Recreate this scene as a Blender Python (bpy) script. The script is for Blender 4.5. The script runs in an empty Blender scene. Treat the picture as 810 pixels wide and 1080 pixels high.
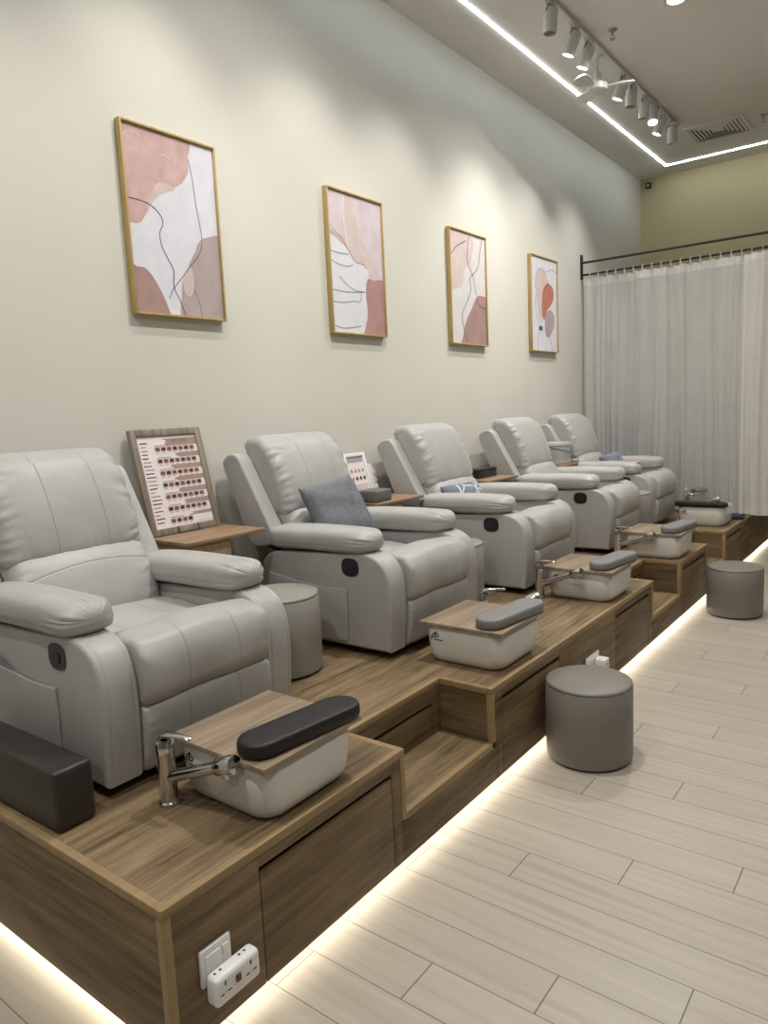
import bpy, bmesh, math, random
from mathutils import Vector, Matrix, noise
import numpy as np
PI = math.pi
SC = bpy.context.scene
COL = SC.collection
random.seed(7)

# ------------------------------------------------------------------ node materials
def new_mat(name):
    m = bpy.data.materials.new(name); m.use_nodes = True
    nt = m.node_tree; nt.nodes.clear()
    out = nt.nodes.new('ShaderNodeOutputMaterial')
    return m, nt, out
def N(nt, t, **kw):
    n = nt.nodes.new(t)
    for k, v in kw.items():
        if hasattr(n, k): setattr(n, k, v)
        else: n.inputs[k].default_value = v
    return n
def ramp(nt, stops):
    r = nt.nodes.new('ShaderNodeValToRGB'); e = r.color_ramp.elements
    while len(e) < len(stops): e.new(0.5)
    for i, (p, c) in enumerate(stops): e[i].position = p; e[i].color = (*c, 1)
    return r
def princ(nt, out, rough=.5, metal=0., spec=.5, col=None):
    p = nt.nodes.new('ShaderNodeBsdfPrincipled')
    p.inputs['Roughness'].default_value = rough; p.inputs['Metallic'].default_value = metal
    p.inputs['Specular IOR Level'].default_value = spec
    if col: p.inputs['Base Color'].default_value = (*col, 1)
    nt.links.new(p.outputs[0], out.inputs[0]); return p
def coords(nt, scale=(1, 1, 1), rot=(0, 0, 0)):
    tc = nt.nodes.new('ShaderNodeTexCoord'); mp = nt.nodes.new('ShaderNodeMapping')
    mp.inputs['Scale'].default_value = scale; mp.inputs['Rotation'].default_value = rot
    nt.links.new(tc.outputs['Object'], mp.inputs[0]); return mp
def plain(name, col, rough=.5, metal=0., spec=.5, var=.06, scale=18, bump=0., bscale=200):
    m, nt, out = new_mat(name); p = princ(nt, out, rough, metal, spec)
    mp = coords(nt); nz = N(nt, 'ShaderNodeTexNoise', Scale=scale, Detail=4.)
    nt.links.new(mp.outputs[0], nz.inputs['Vector'])
    r = ramp(nt, [(.3, [c*(1-var) for c in col]), (.7, [min(1, c*(1+var)) for c in col])])
    nt.links.new(nz.outputs[0], r.inputs[0]); nt.links.new(r.outputs[0], p.inputs['Base Color'])
    if bump:
        n2 = N(nt, 'ShaderNodeTexNoise', Scale=bscale, Detail=3.); nt.links.new(mp.outputs[0], n2.inputs['Vector'])
        b = N(nt, 'ShaderNodeBump', Strength=bump, Distance=.002)
        nt.links.new(n2.outputs[0], b.inputs['Height']); nt.links.new(b.outputs[0], p.inputs['Normal'])
    return m
def wood(name, dark, mid, light, axis='Y', rough=.5, fine=46, coarse=9, bump=.15, along=1.1, spec=.35):
    m, nt, out = new_mat(name); p = princ(nt, out, rough, spec=spec)
    def sc(k, a): return {'X': (a, k, k), 'Y': (k, a, k), 'Z': (k, k, a)}[axis]
    m1 = coords(nt, sc(coarse, along)); n1 = N(nt, 'ShaderNodeTexNoise', Scale=1., Detail=5., Roughness=.6, Distortion=.8)
    nt.links.new(m1.outputs[0], n1.inputs['Vector'])
    m2 = coords(nt, sc(fine, along*2.2)); n2 = N(nt, 'ShaderNodeTexNoise', Scale=1., Detail=6., Roughness=.7)
    nt.links.new(m2.outputs[0], n2.inputs['Vector'])
    mx = N(nt, 'ShaderNodeMath', operation='MULTIPLY_ADD'); mx.inputs[1].default_value = .40
    ad = N(nt, 'ShaderNodeMath', operation='MULTIPLY'); ad.inputs[1].default_value = .62
    nt.links.new(n2.outputs[0], ad.inputs[0]); nt.links.new(n1.outputs[0], mx.inputs[0]); nt.links.new(ad.outputs[0], mx.inputs[2])
    r = ramp(nt, [(.38, dark), (.52, mid), (.68, light)])
    nt.links.new(mx.outputs[0], r.inputs[0]); nt.links.new(r.outputs[0], p.inputs['Base Color'])
    b = N(nt, 'ShaderNodeBump', Strength=bump, Distance=.002)
    nt.links.new(n2.outputs[0], b.inputs['Height']); nt.links.new(b.outputs[0], p.inputs['Normal'])
    return m
def emit(name, col, strength):
    m, nt, out = new_mat(name); e = N(nt, 'ShaderNodeEmission', Strength=strength); e.inputs[0].default_value = (*col, 1)
    nt.links.new(e.outputs[0], out.inputs[0]); return m

def wall_mat(name, col, var=.03):
    return plain(name, col, rough=.75, spec=.25, var=var, scale=1.3, bump=.12, bscale=160)
M = {}
M['wall'] = wall_mat('cream paint', (.665, .645, .575))
M['far'] = wall_mat('tan paint', (.60, .52, .32))
M['ceil'] = wall_mat('ceiling paint', (.74, .72, .68), .02)
M['off_side'] = wall_mat('bounce-cutting dark paint', (.22, .205, .185))  # unseen walls, colour made dark to cut bounce light
M['leather'] = None
def leather(name, col, rough=.42, seam=None):
    m, nt, out = new_mat(name); p = princ(nt, out, rough, spec=.45)
    mp = coords(nt); n1 = N(nt, 'ShaderNodeTexNoise', Scale=7., Detail=4.); nt.links.new(mp.outputs[0], n1.inputs['Vector'])
    r = ramp(nt, [(.3, [c*.94 for c in col]), (.7, [c*1.05 for c in col])]); nt.links.new(n1.outputs[0], r.inputs[0])
    v = N(nt, 'ShaderNodeTexVoronoi', Scale=420.); nt.links.new(mp.outputs[0], v.inputs['Vector'])
    n2 = N(nt, 'ShaderNodeTexNoise', Scale=26., Detail=3., Distortion=.6); nt.links.new(mp.outputs[0], n2.inputs['Vector'])
    b1 = N(nt, 'ShaderNodeBump', Strength=.12, Distance=.001); nt.links.new(v.outputs['Distance'], b1.inputs['Height'])
    b2 = N(nt, 'ShaderNodeBump', Strength=.20, Distance=.006); nt.links.new(n2.outputs[0], b2.inputs['Height'])
    nt.links.new(b1.outputs[0], b2.inputs['Normal'])
    last = b2
    if seam:
        sp = nt.nodes.new('ShaderNodeSeparateXYZ'); nt.links.new(mp.outputs[0], sp.inputs[0])
        def mth(op, a, b=None):
            n = N(nt, 'ShaderNodeMath', operation=op)
            for k, q in enumerate((a, b)):
                if q is None: continue
                if isinstance(q, (int, float)): n.inputs[k].default_value = q
                else: nt.links.new(q, n.inputs[k])
            return n.outputs[0]
        if seam[0] == 'y': d = mth('ABSOLUTE', mth('SUBTRACT', mth('ABSOLUTE', sp.outputs[1]), seam[1]))
        else: d = mth('ABSOLUTE', mth('SUBTRACT', mth('ADD', sp.outputs[2], mth('MULTIPLY', mth('MULTIPLY', sp.outputs[1], sp.outputs[1]), .55)), seam[1]))
        mr = N(nt, 'ShaderNodeMapRange'); nt.links.new(d, mr.inputs['Value']); mr.inputs['From Max'].default_value = .004
        b3 = N(nt, 'ShaderNodeBump', Strength=.5, Distance=.003); nt.links.new(mr.outputs[0], b3.inputs['Height']); nt.links.new(b2.outputs[0], b3.inputs['Normal']); last = b3
        lt = mth('LESS_THAN', d, .0011)
        mx = N(nt, 'ShaderNodeMix', data_type='RGBA'); nt.links.new(lt, mx.inputs['Factor']); nt.links.new(r.outputs[0], mx.inputs['A']); mx.inputs['B'].default_value = (*[c*.66 for c in col], 1)
        nt.links.new(mx.outputs['Result'], p.inputs['Base Color'])
    else: nt.links.new(r.outputs[0], p.inputs['Base Color'])
    nt.links.new(last.outputs[0], p.inputs['Normal'])
    return m
LC = (.408, .400, .382)
M['leather_seam'] = leather('pale grey leather with seams', LC, .42, ('y', .098))
M['leather_arc'] = leather('pale grey leather with arched seam', LC, .42, ('z', .563))
M['leather'] = leather('pale grey leather', LC)
M['stool'] = leather('taupe leatherette', (.195, .178, .152), .45)
M['stool2'] = leather('light taupe leatherette', (.27, .255, .225), .5)
M['dark_leather'] = leather('dark brown leatherette', (.030, .026, .022), .40)
M['pad_black'] = leather('black leatherette', (.011, .0095, .0095), .5)
M['pad_grey'] = leather('grey leatherette', (.215, .21, .205), .45)
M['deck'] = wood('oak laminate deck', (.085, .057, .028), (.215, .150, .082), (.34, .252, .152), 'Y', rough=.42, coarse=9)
M['front'] = wood('shade-darkened oak laminate front', (.066, .042, .019), (.158, .106, .054), (.245, .172, .095), 'Y', rough=.5, coarse=7)  # deck oak darkened, painting shade into the upright faces
M['end'] = wood('shade-darkened oak laminate end', (.066, .042, .019), (.158, .106, .054), (.245, .172, .095), 'X', rough=.5, coarse=7)  # same painted-in shade for end and cheek panels
M['trim'] = wood('oak edge trim', (.255, .170, .082), (.31, .212, .108), (.36, .25, .135), 'Y', fine=30, coarse=3, bump=.05)
M['lid'] = wood('oak laminate lid', (.17, .125, .085), (.30, .225, .155), (.40, .31, .22), 'Y', rough=.45, coarse=16, fine=60)
M['table'] = wood('walnut laminate', (.18, .112, .066), (.29, .187, .115), (.39, .265, .17), 'Y', rough=.45, coarse=14)
M['table_side'] = wood('golden oak laminate', (.25, .16, .08), (.36, .24, .125), (.45, .31, .17), 'Z', rough=.5)
M['greywood'] = wood('weathered grey wood', (.13, .105, .078), (.235, .195, .15), (.34, .29, .235), 'Z', rough=.6)
M['gold'] = wood('gilt wood moulding', (.36, .24, .085), (.47, .33, .13), (.55, .40, .18), 'Z', rough=.4, fine=20, coarse=4)
M['dark'] = plain('dark recess', (.012, .011, .010), .7)
M['black_metal'] = plain('black powder coat', (.013, .013, .014), .45)
M['black_plastic'] = plain('black plastic', (.012, .012, .013), .35)
M['white_metal'] = plain('white enamel', (.62, .61, .58), .4, var=.02)
M['white_plastic'] = plain('white plastic', (.78, .77, .75), .32, var=.02)
M['grey_plastic'] = plain('grey plastic', (.33, .33, .32), .45)
M['hand_rest'] = plain('grey leatherette pad', (.13, .125, .12), .5)
M['chrome'] = plain('polished chrome', (.62, .62, .63), .08, metal=1., var=.01)
M['steel'] = plain('brushed steel', (.45, .45, .44), .35, metal=1.)
M['basin'] = plain('off-white ceramic', (.66, .63, .585), .22, spec=.5, var=.03, scale=6)
M['cushion'] = plain('slate grey linen', (.165, .175, .19), .85, spec=.2, var=.14, scale=60, bump=.5, bscale=350)
M['cushion_pale'] = plain('pale cushion print', (.60, .62, .64), .85, spec=.2)
M['cushion_blue'] = plain('blue grey cushion print', (.17, .19, .235), .85, spec=.2, bump=.3)
M['towel_blue'] = plain('faded blue towel', (.22, .245, .29), .9, spec=.1, bump=.8, bscale=240)
M['towel_dark'] = plain('dark blue towel', (.045, .05, .085), .9, spec=.1, bump=.8, bscale=240)
M['cloth_grey'] = plain('grey cloth', (.21, .22, .24), .9, spec=.1, bump=.6)
M['pink_paper'] = plain('pink paper', (.62, .36, .31), .6)
M['paper'] = plain('chart paper', (.78, .71, .70), .5, var=.02)
M['tan'] = plain('tan print', (.36, .26, .21), .55)
M['brown'] = plain('brown print', (.14, .085, .07), .55)
M['ink'] = plain('dark ink', (.035, .025, .025), .6)
M['rose'] = plain('rose print', (.48, .25, .23), .55)
M['a_bg'] = plain('lavender white paint', (.69, .685, .73), .7, var=.05, scale=9, bump=.6, bscale=40)
M['a_bg2'] = plain('warm white paint', (.66, .62, .605), .7, var=.05, scale=9, bump=.6, bscale=40)
M['a_pink'] = plain('dusty pink paint', (.56, .375, .35), .7, var=.12, scale=14, bump=.8, bscale=40)
M['a_blush'] = plain('blush paint', (.62, .50, .475), .7, var=.07, scale=12, bump=.6, bscale=40)
M['a_mauve'] = plain('mauve paint', (.43, .345, .335), .7, var=.08, scale=10, bump=.6, bscale=40)
M['a_lilac'] = plain('lilac pink paint', (.62, .53, .555), .7, var=.10, scale=7, bump=.9, bscale=30)
M['a_brown'] = plain('terracotta brown paint', (.37, .235, .21), .7, var=.10, scale=12, bump=.6, bscale=40)
M['a_rose'] = plain('rose red paint', (.42, .235, .225), .7, var=.12, scale=12, bump=.8, bscale=40)
M['a_coral'] = plain('coral paint', (.50, .17, .12), .7, var=.10, scale=12)
M['a_white'] = plain('white plaster paint', (.69, .69, .73), .7, var=.04, bump=1., bscale=25)
M['a_grey'] = plain('shaded plaster edge paint', (.36, .34, .37), .7)
M['a_line'] = plain('charcoal line paint', (.085, .07, .08), .7)
M['led'] = emit('cool white led', (.86, .95, 1.), 22.)
M['toe_led'] = emit('warm white led', (1., .90, .70), 21.)
M['lamp_on'] = emit('lit lamp face', (.93, .97, 1.), 12.)
M['lamp_down'] = emit('lit downlight face', (.96, .98, 1.), 12.)

def glass_mat(name, col, rough=.05):
    m, nt, out = new_mat(name); p = princ(nt, out, rough, col=col)
    p.inputs['Transmission Weight'].default_value = .9; p.inputs['IOR'].default_value = 1.35
    return m
M['glass'] = glass_mat('clear jar glass', (.93, .90, .88))
M['bucket'] = plain('frosted white plastic', (.60, .61, .61), .4, var=.03)

def curtain_mat(name, c1, c2, clear):
    m, nt, out = new_mat(name)
    d = N(nt, 'ShaderNodeBsdfDiffuse'); t = N(nt, 'ShaderNodeBsdfTranslucent'); tr = N(nt, 'ShaderNodeBsdfTransparent')
    mp = coords(nt, (1, 1, 1)); n1 = N(nt, 'ShaderNodeTexNoise', Scale=5., Detail=3.); nt.links.new(mp.outputs[0], n1.inputs['Vector'])
    r = ramp(nt, [(.3, c1), (.7, c2)]); nt.links.new(n1.outputs[0], r.inputs[0])
    for s in (d, t): nt.links.new(r.outputs[0], s.inputs[0])
    m1 = N(nt, 'ShaderNodeMixShader', Fac=.3); nt.links.new(d.outputs[0], m1.inputs[1]); nt.links.new(t.outputs[0], m1.inputs[2])
    m2 = N(nt, 'ShaderNodeMixShader', Fac=clear); nt.links.new(m1.outputs[0], m2.inputs[1]); nt.links.new(tr.outputs[0], m2.inputs[2])
    nt.links.new(m2.outputs[0], out.inputs[0])
    w = N(nt, 'ShaderNodeTexNoise', Scale=500.); nt.links.new(mp.outputs[0], w.inputs['Vector'])
    b = N(nt, 'ShaderNodeBump', Strength=.15, Distance=.001); nt.links.new(w.outputs[0], b.inputs['Height']); nt.links.new(b.outputs[0], d.inputs['Normal'])
    return m
M['curtain'] = curtain_mat('sheer white curtain cloth', (.83, .83, .825), (.89, .885, .88), .30)
M['curtain_warm'] = curtain_mat('cream curtain cloth', (.82, .80, .755), (.87, .85, .81), .10)
M['curtain_band'] = plain('white curtain heading', (.72, .71, .68), .9, spec=.1, bump=.3)

def floor_mat():
    m, nt, out = new_mat('bleached oak planks'); p = princ(nt, out, .38, spec=.4)
    tc = nt.nodes.new('ShaderNodeTexCoord'); sp = nt.nodes.new('ShaderNodeSeparateXYZ'); nt.links.new(tc.outputs['Object'], sp.inputs[0])
    def mth(op, a, b=None, c=None):
        n = N(nt, 'ShaderNodeMath', operation=op)
        for i, v in enumerate((a, b, c)):
            if v is None: continue
            if isinstance(v, (int, float)): n.inputs[i].default_value = v
            else: nt.links.new(v, n.inputs[i])
        return n.outputs[0]
    W, L = .1447, 1.168
    yr = mth('DIVIDE', mth('SUBTRACT', sp.outputs[1], 1.285), W)
    row = mth('FLOOR', yr)
    fy = mth('SUBTRACT', yr, row)
    xs = mth('DIVIDE', mth('ADD', sp.outputs[0], mth('SUBTRACT', 1.0, mth('MULTIPLY', row, .292))), L)
    colm = mth('FLOOR', xs); fx = mth('SUBTRACT', xs, colm)
    ly = mth('MINIMUM', fy, mth('SUBTRACT', 1., fy)); lx = mth('MINIMUM', fx, mth('SUBTRACT', 1., fx))
    gy = mth('LESS_THAN', ly, .0085); gx = mth('LESS_THAN', lx, .0014)
    gap = mth('MAXIMUM', gy, gx)
    cb = nt.nodes.new('ShaderNodeCombineXYZ'); nt.links.new(row, cb.inputs[0]); nt.links.new(colm, cb.inputs[1])
    wn = nt.nodes.new('ShaderNodeTexWhiteNoise'); nt.links.new(cb.outputs[0], wn.inputs['Vector'])
    # grain stretched along x, shifted per plank
    cg = nt.nodes.new('ShaderNodeCombineXYZ')
    nt.links.new(mth('MULTIPLY', sp.outputs[0], 1.3), cg.inputs[0])
    nt.links.new(mth('ADD', mth('MULTIPLY', sp.outputs[1], 38.), mth('MULTIPLY', wn.outputs['Value'], 30.)), cg.inputs[1])
    n1 = N(nt, 'ShaderNodeTexNoise', Scale=1., Detail=6., Roughness=.65, Distortion=.5); nt.links.new(cg.outputs[0], n1.inputs['Vector'])
    r = ramp(nt, [(.3, (.38, .33, .265)), (.5, (.435, .385, .315)), (.75, (.48, .43, .36))]); nt.links.new(n1.outputs[0], r.inputs[0])
    hv = N(nt, 'ShaderNodeHueSaturation'); nt.links.new(r.outputs[0], hv.inputs['Color'])
    nt.links.new(mth('MULTIPLY_ADD', wn.outputs['Value'], .10, .95), hv.inputs['Value'])
    mx = N(nt, 'ShaderNodeMix', data_type='RGBA'); nt.links.new(gap, mx.inputs['Factor']); nt.links.new(hv.outputs[0], mx.inputs['A']); mx.inputs['B'].default_value = (.11, .09, .07, 1)
    nt.links.new(mx.outputs['Result'], p.inputs['Base Color'])
    b = N(nt, 'ShaderNodeBump', Strength=.12, Distance=.002); nt.links.new(n1.outputs[0], b.inputs['Height']); nt.links.new(b.outputs[0], p.inputs['Normal'])
    return m
M['floor'] = floor_mat()

# ------------------------------------------------------------------ mesh helpers
class MB:
    def __init__(s): s.v = []; s.f = []; s.m = []; s.sm = []
    def add(s, vs, fs, mi=0, smooth=False):
        o = len(s.v); s.v += [tuple(p) for p in vs]
        for f in fs: s.f.append([i+o for i in f]); s.m.append(mi); s.sm.append(smooth)
        return s
    def box(s, x0, x1, y0, y1, z0, z1, bev=0., mi=0, seg=2, mat=None):
        bm = bmesh.new(); bmesh.ops.create_cube(bm, size=1)
        for v in bm.verts: v.co = Vector(((x0+x1)/2+v.co.x*(x1-x0), (y0+y1)/2+v.co.y*(y1-y0), (z0+z1)/2+v.co.z*(z1-z0)))
        if bev: bmesh.ops.bevel(bm, geom=bm.edges[:], offset=bev, segments=seg, affect='EDGES', profile=.5)
        s.frombm(bm, mi, bool(bev), mat); return s
    def frombm(s, bm, mi=0, smooth=False, mat=None):
        bm.verts.index_update()
        s.add([(mat @ v.co if mat else v.co) for v in bm.verts], [[v.index for v in f.verts] for f in bm.faces], mi, smooth); bm.free()
    def lathe(s, prof, c=(0, 0, 0), n=32, mi=0, smooth=True, mat=None):
        vs = []; fs = []; k = len(prof)
        for i in range(n):
            a = 2*PI*i/n
            for r, z in prof:
                p = Vector((c[0]+r*math.cos(a), c[1]+r*math.sin(a), c[2]+z)); vs.append(mat @ p if mat else p)
        for i in range(n):
            j = (i+1) % n
            for q in range(k-1): fs.append([i*k+q, j*k+q, j*k+q+1, i*k+q+1])
        if prof[0][0] > 1e-6: fs.append([i*k for i in range(n)][::-1])
        if prof[-1][0] > 1e-6: fs.append([i*k+k-1 for i in range(n)])
        s.add(vs, fs, mi, smooth); return s
    def tube(s, pts, r, n=12, mi=0, caps=True, flat=1.):
        pts = [Vector(p) for p in pts]; rs = r if isinstance(r, (list, tuple)) else [r]*len(pts)
        vs = []; fs = []; up = Vector((0, 0, 1))
        for i, p in enumerate(pts):
            d = (pts[min(i+1, len(pts)-1)]-pts[max(i-1, 0)]).normalized()
            a = d.cross(up)
            if a.length < .05: a = d.cross(Vector((0, 1, 0)))
            a.normalize(); b = a.cross(d).normalized()
            for k in range(n):
                t = 2*PI*k/n; vs.append(p+rs[i]*(a*math.cos(t)+b*math.sin(t)*flat))
        for i in range(len(pts)-1):
            for k in range(n): fs.append([i*n+k, i*n+(k+1) % n, (i+1)*n+(k+1) % n, (i+1)*n+k])
        if caps: fs.append(list(range(n))[::-1]); fs.append([(len(pts)-1)*n+k for k in range(n)])
        s.add(vs, fs, mi, True); return s
    def prism(s, poly, z0, z1, mp=lambda a, b, c: (a, b, c), mi=0, smooth=False):
        n = len(poly); vs = [mp(a, b, z0) for a, b in poly]+[mp(a, b, z1) for a, b in poly]
        fs = [list(range(n))[::-1], [n+i for i in range(n)]]+[[i, (i+1) % n, n+(i+1) % n, n+i] for i in range(n)]
        s.add(vs, fs, mi, smooth); return s
    def build(s, name, mats, parent=None, sharp=35, fix=True):
        me = bpy.data.meshes.new(name); me.from_pydata(s.v, [], s.f)
        if not isinstance(mats, (list, tuple)): mats = [mats]
        for m in mats: me.materials.append(m)
        me.polygons.foreach_set('material_index', s.m); me.polygons.foreach_set('use_smooth', s.sm)
        if fix:
            bm = bmesh.new(); bm.from_mesh(me); bmesh.ops.recalc_face_normals(bm, faces=bm.faces[:]); bm.to_mesh(me); bm.free()
        me.update()
        if sharp: me.set_sharp_from_angle(angle=math.radians(sharp))
        o = bpy.data.objects.new(name, me); COL.objects.link(o)
        if parent: o.parent = parent
        return o

def catmull(pts, per=8, closed=True):
    P = [Vector(p) for p in pts]; n = len(P); out = []
    rng = n if closed else n-1
    for i in range(rng):
        if closed: a, b, c, d = P[i-1], P[i], P[(i+1) % n], P[(i+2) % n]
        else: a, b, c, d = P[max(i-1, 0)], P[i], P[i+1], P[min(i+2, n-1)]
        for k in range(per):
            t = k/per
            out.append(.5*((2*b)+(-a+c)*t+(2*a-5*b+4*c-d)*t*t+(-a+3*b-3*c+d)*t**3))
    if not closed: out.append(P[-1])
    return out
def resample(P, m):
    n = len(P); L = [0.]
    for i in range(n): L.append(L[-1]+(P[(i+1) % n]-P[i]).length)
    T = L[-1]; out = []; j = 0
    for k in range(m):
        d = T*k/m
        while L[j+1] < d: j += 1
        t = (d-L[j])/max(L[j+1]-L[j], 1e-9); out.append(P[j].lerp(P[(j+1) % n], t))
    return out, T
def loft(prof, L, r, mapf, nL=28, m=56, disp=None, smoothprof=True, rpow=2.0, shrink=0.):
    """A cushion: closed 2-D outline carried along a length L, edges rounded in by r, optional displacement disp(l, s, u, v)->out."""
    P = [Vector(p) for p in prof]
    P, T = resample(catmull(prof, 10) if smoothprof else P, m)
    area = sum(P[i].x*P[(i+1) % m].y-P[(i+1) % m].x*P[i].y for i in range(m))
    nrm = []
    for i in range(m):
        d = (P[(i+1) % m]-P[i-1]).normalized(); nn = Vector((d.y, -d.x)); nrm.append(nn if area > 0 else -nn)
    cen = Vector((sum(p.x for p in P)/m, sum(p.y for p in P)/m))
    ls = []
    ne = 8 if shrink else 6
    for k in range(ne): ls.append(-L/2+r*(1-math.cos(PI/2*k/ne)))
    mid = max(nL, 2)
    for k in range(mid+1): ls.append(-L/2+r+(L-2*r)*k/mid)
    for k in range(ne-1, -1, -1): ls.append(L/2-r*(1-math.cos(PI/2*k/ne)))
    vs = []; fs = []
    for l in ls:
        e = max(0., abs(l)-(L/2-r))
        off = r-(max(0, r**rpow-e**rpow))**(1/rpow) if r > 0 else 0
        for i in range(m):
            d = -off*.92
            if disp: d += disp(l, i/m, P[i].x, P[i].y)*(1 if e < r*.97 else .3)
            q = P[i]+nrm[i]*d if not shrink else cen+(P[i]-cen)*(1-off/shrink)+nrm[i]*(d+off*.92)*(1-off/shrink)
            vs.append(mapf(l, q.x, q.y))
    K = len(ls)
    for a in range(K-1):
        for i in range(m): fs.append([a*m+i, a*m+(i+1) % m, (a+1)*m+(i+1) % m, (a+1)*m+i])
    fs.append(list(range(m))[::-1]); fs.append([(K-1)*m+i for i in range(m)])
    return MB().add(vs, fs, 0, True)

def empty(name, loc, label, cat, group=None, rz=0.):
    o = bpy.data.objects.new(name, None); COL.objects.link(o); o.empty_display_size = .1
    o.location = loc; o.rotation_euler = (0, 0, rz); tag(o, label, cat, group); return o
def tag(o, label=None, cat=None, group=None, kind=None):
    if label: o['label'] = label
    if cat: o['category'] = cat
    if group: o['group'] = group
    if kind: o['kind'] = kind
    return o
def kids(o): return [c for c in list(bpy.data.objects) if c.parent is o]
CH = {}
def dup(o, loc=None, label=None, parent=None, rz=None, skip=()):
    c = o.copy(); COL.objects.link(c); c.parent = parent
    if loc is not None: c.location = loc
    if rz is not None: c.rotation_euler = (0, 0, rz)
    if label: c['label'] = label
    for ch in kids(o):
        if ch.name.split('.')[0] in skip: continue
        dup(ch, parent=c)
    return c
def struct(o, label=None):
    o['kind'] = 'structure'
    if label: o['label'] = label
    return o

# ------------------------------------------------------------------ dimensions
XW, XR, YB, YF, ZC = -2.80, 2.7, -3.2, 8.72, 3.92      # left wall, right wall, back, far wall, ceiling
XF, ZP, Z0 = -1.276, .413, .045                         # platform front face, its top, its underside

# ------------------------------------------------------------------ room shell
struct(MB().box(XW-.12, XR+.12, YB-.12, YF+.12, -.1, 0).build('floor', M['floor']))
struct(MB().box(XW-.12, XR+.12, YB-.12, YF+.12, ZC, ZC+.1).build('ceiling', M['ceil']))
struct(MB().box(XW-.12, XW, YB-.12, YF+.12, 0, ZC).build('wall_left', M['wall']))
struct(MB().box(XW, XR, YF, YF+.12, 0, ZC).build('wall_far', M['far']))
struct(MB().box(XR, XR+.12, YB-.12, YF+.12, 0, ZC).build('wall_right', M['off_side']))
struct(MB().box(XW, XR, YB-.12, YB, 0, ZC).build('wall_back', M['off_side']))

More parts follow.
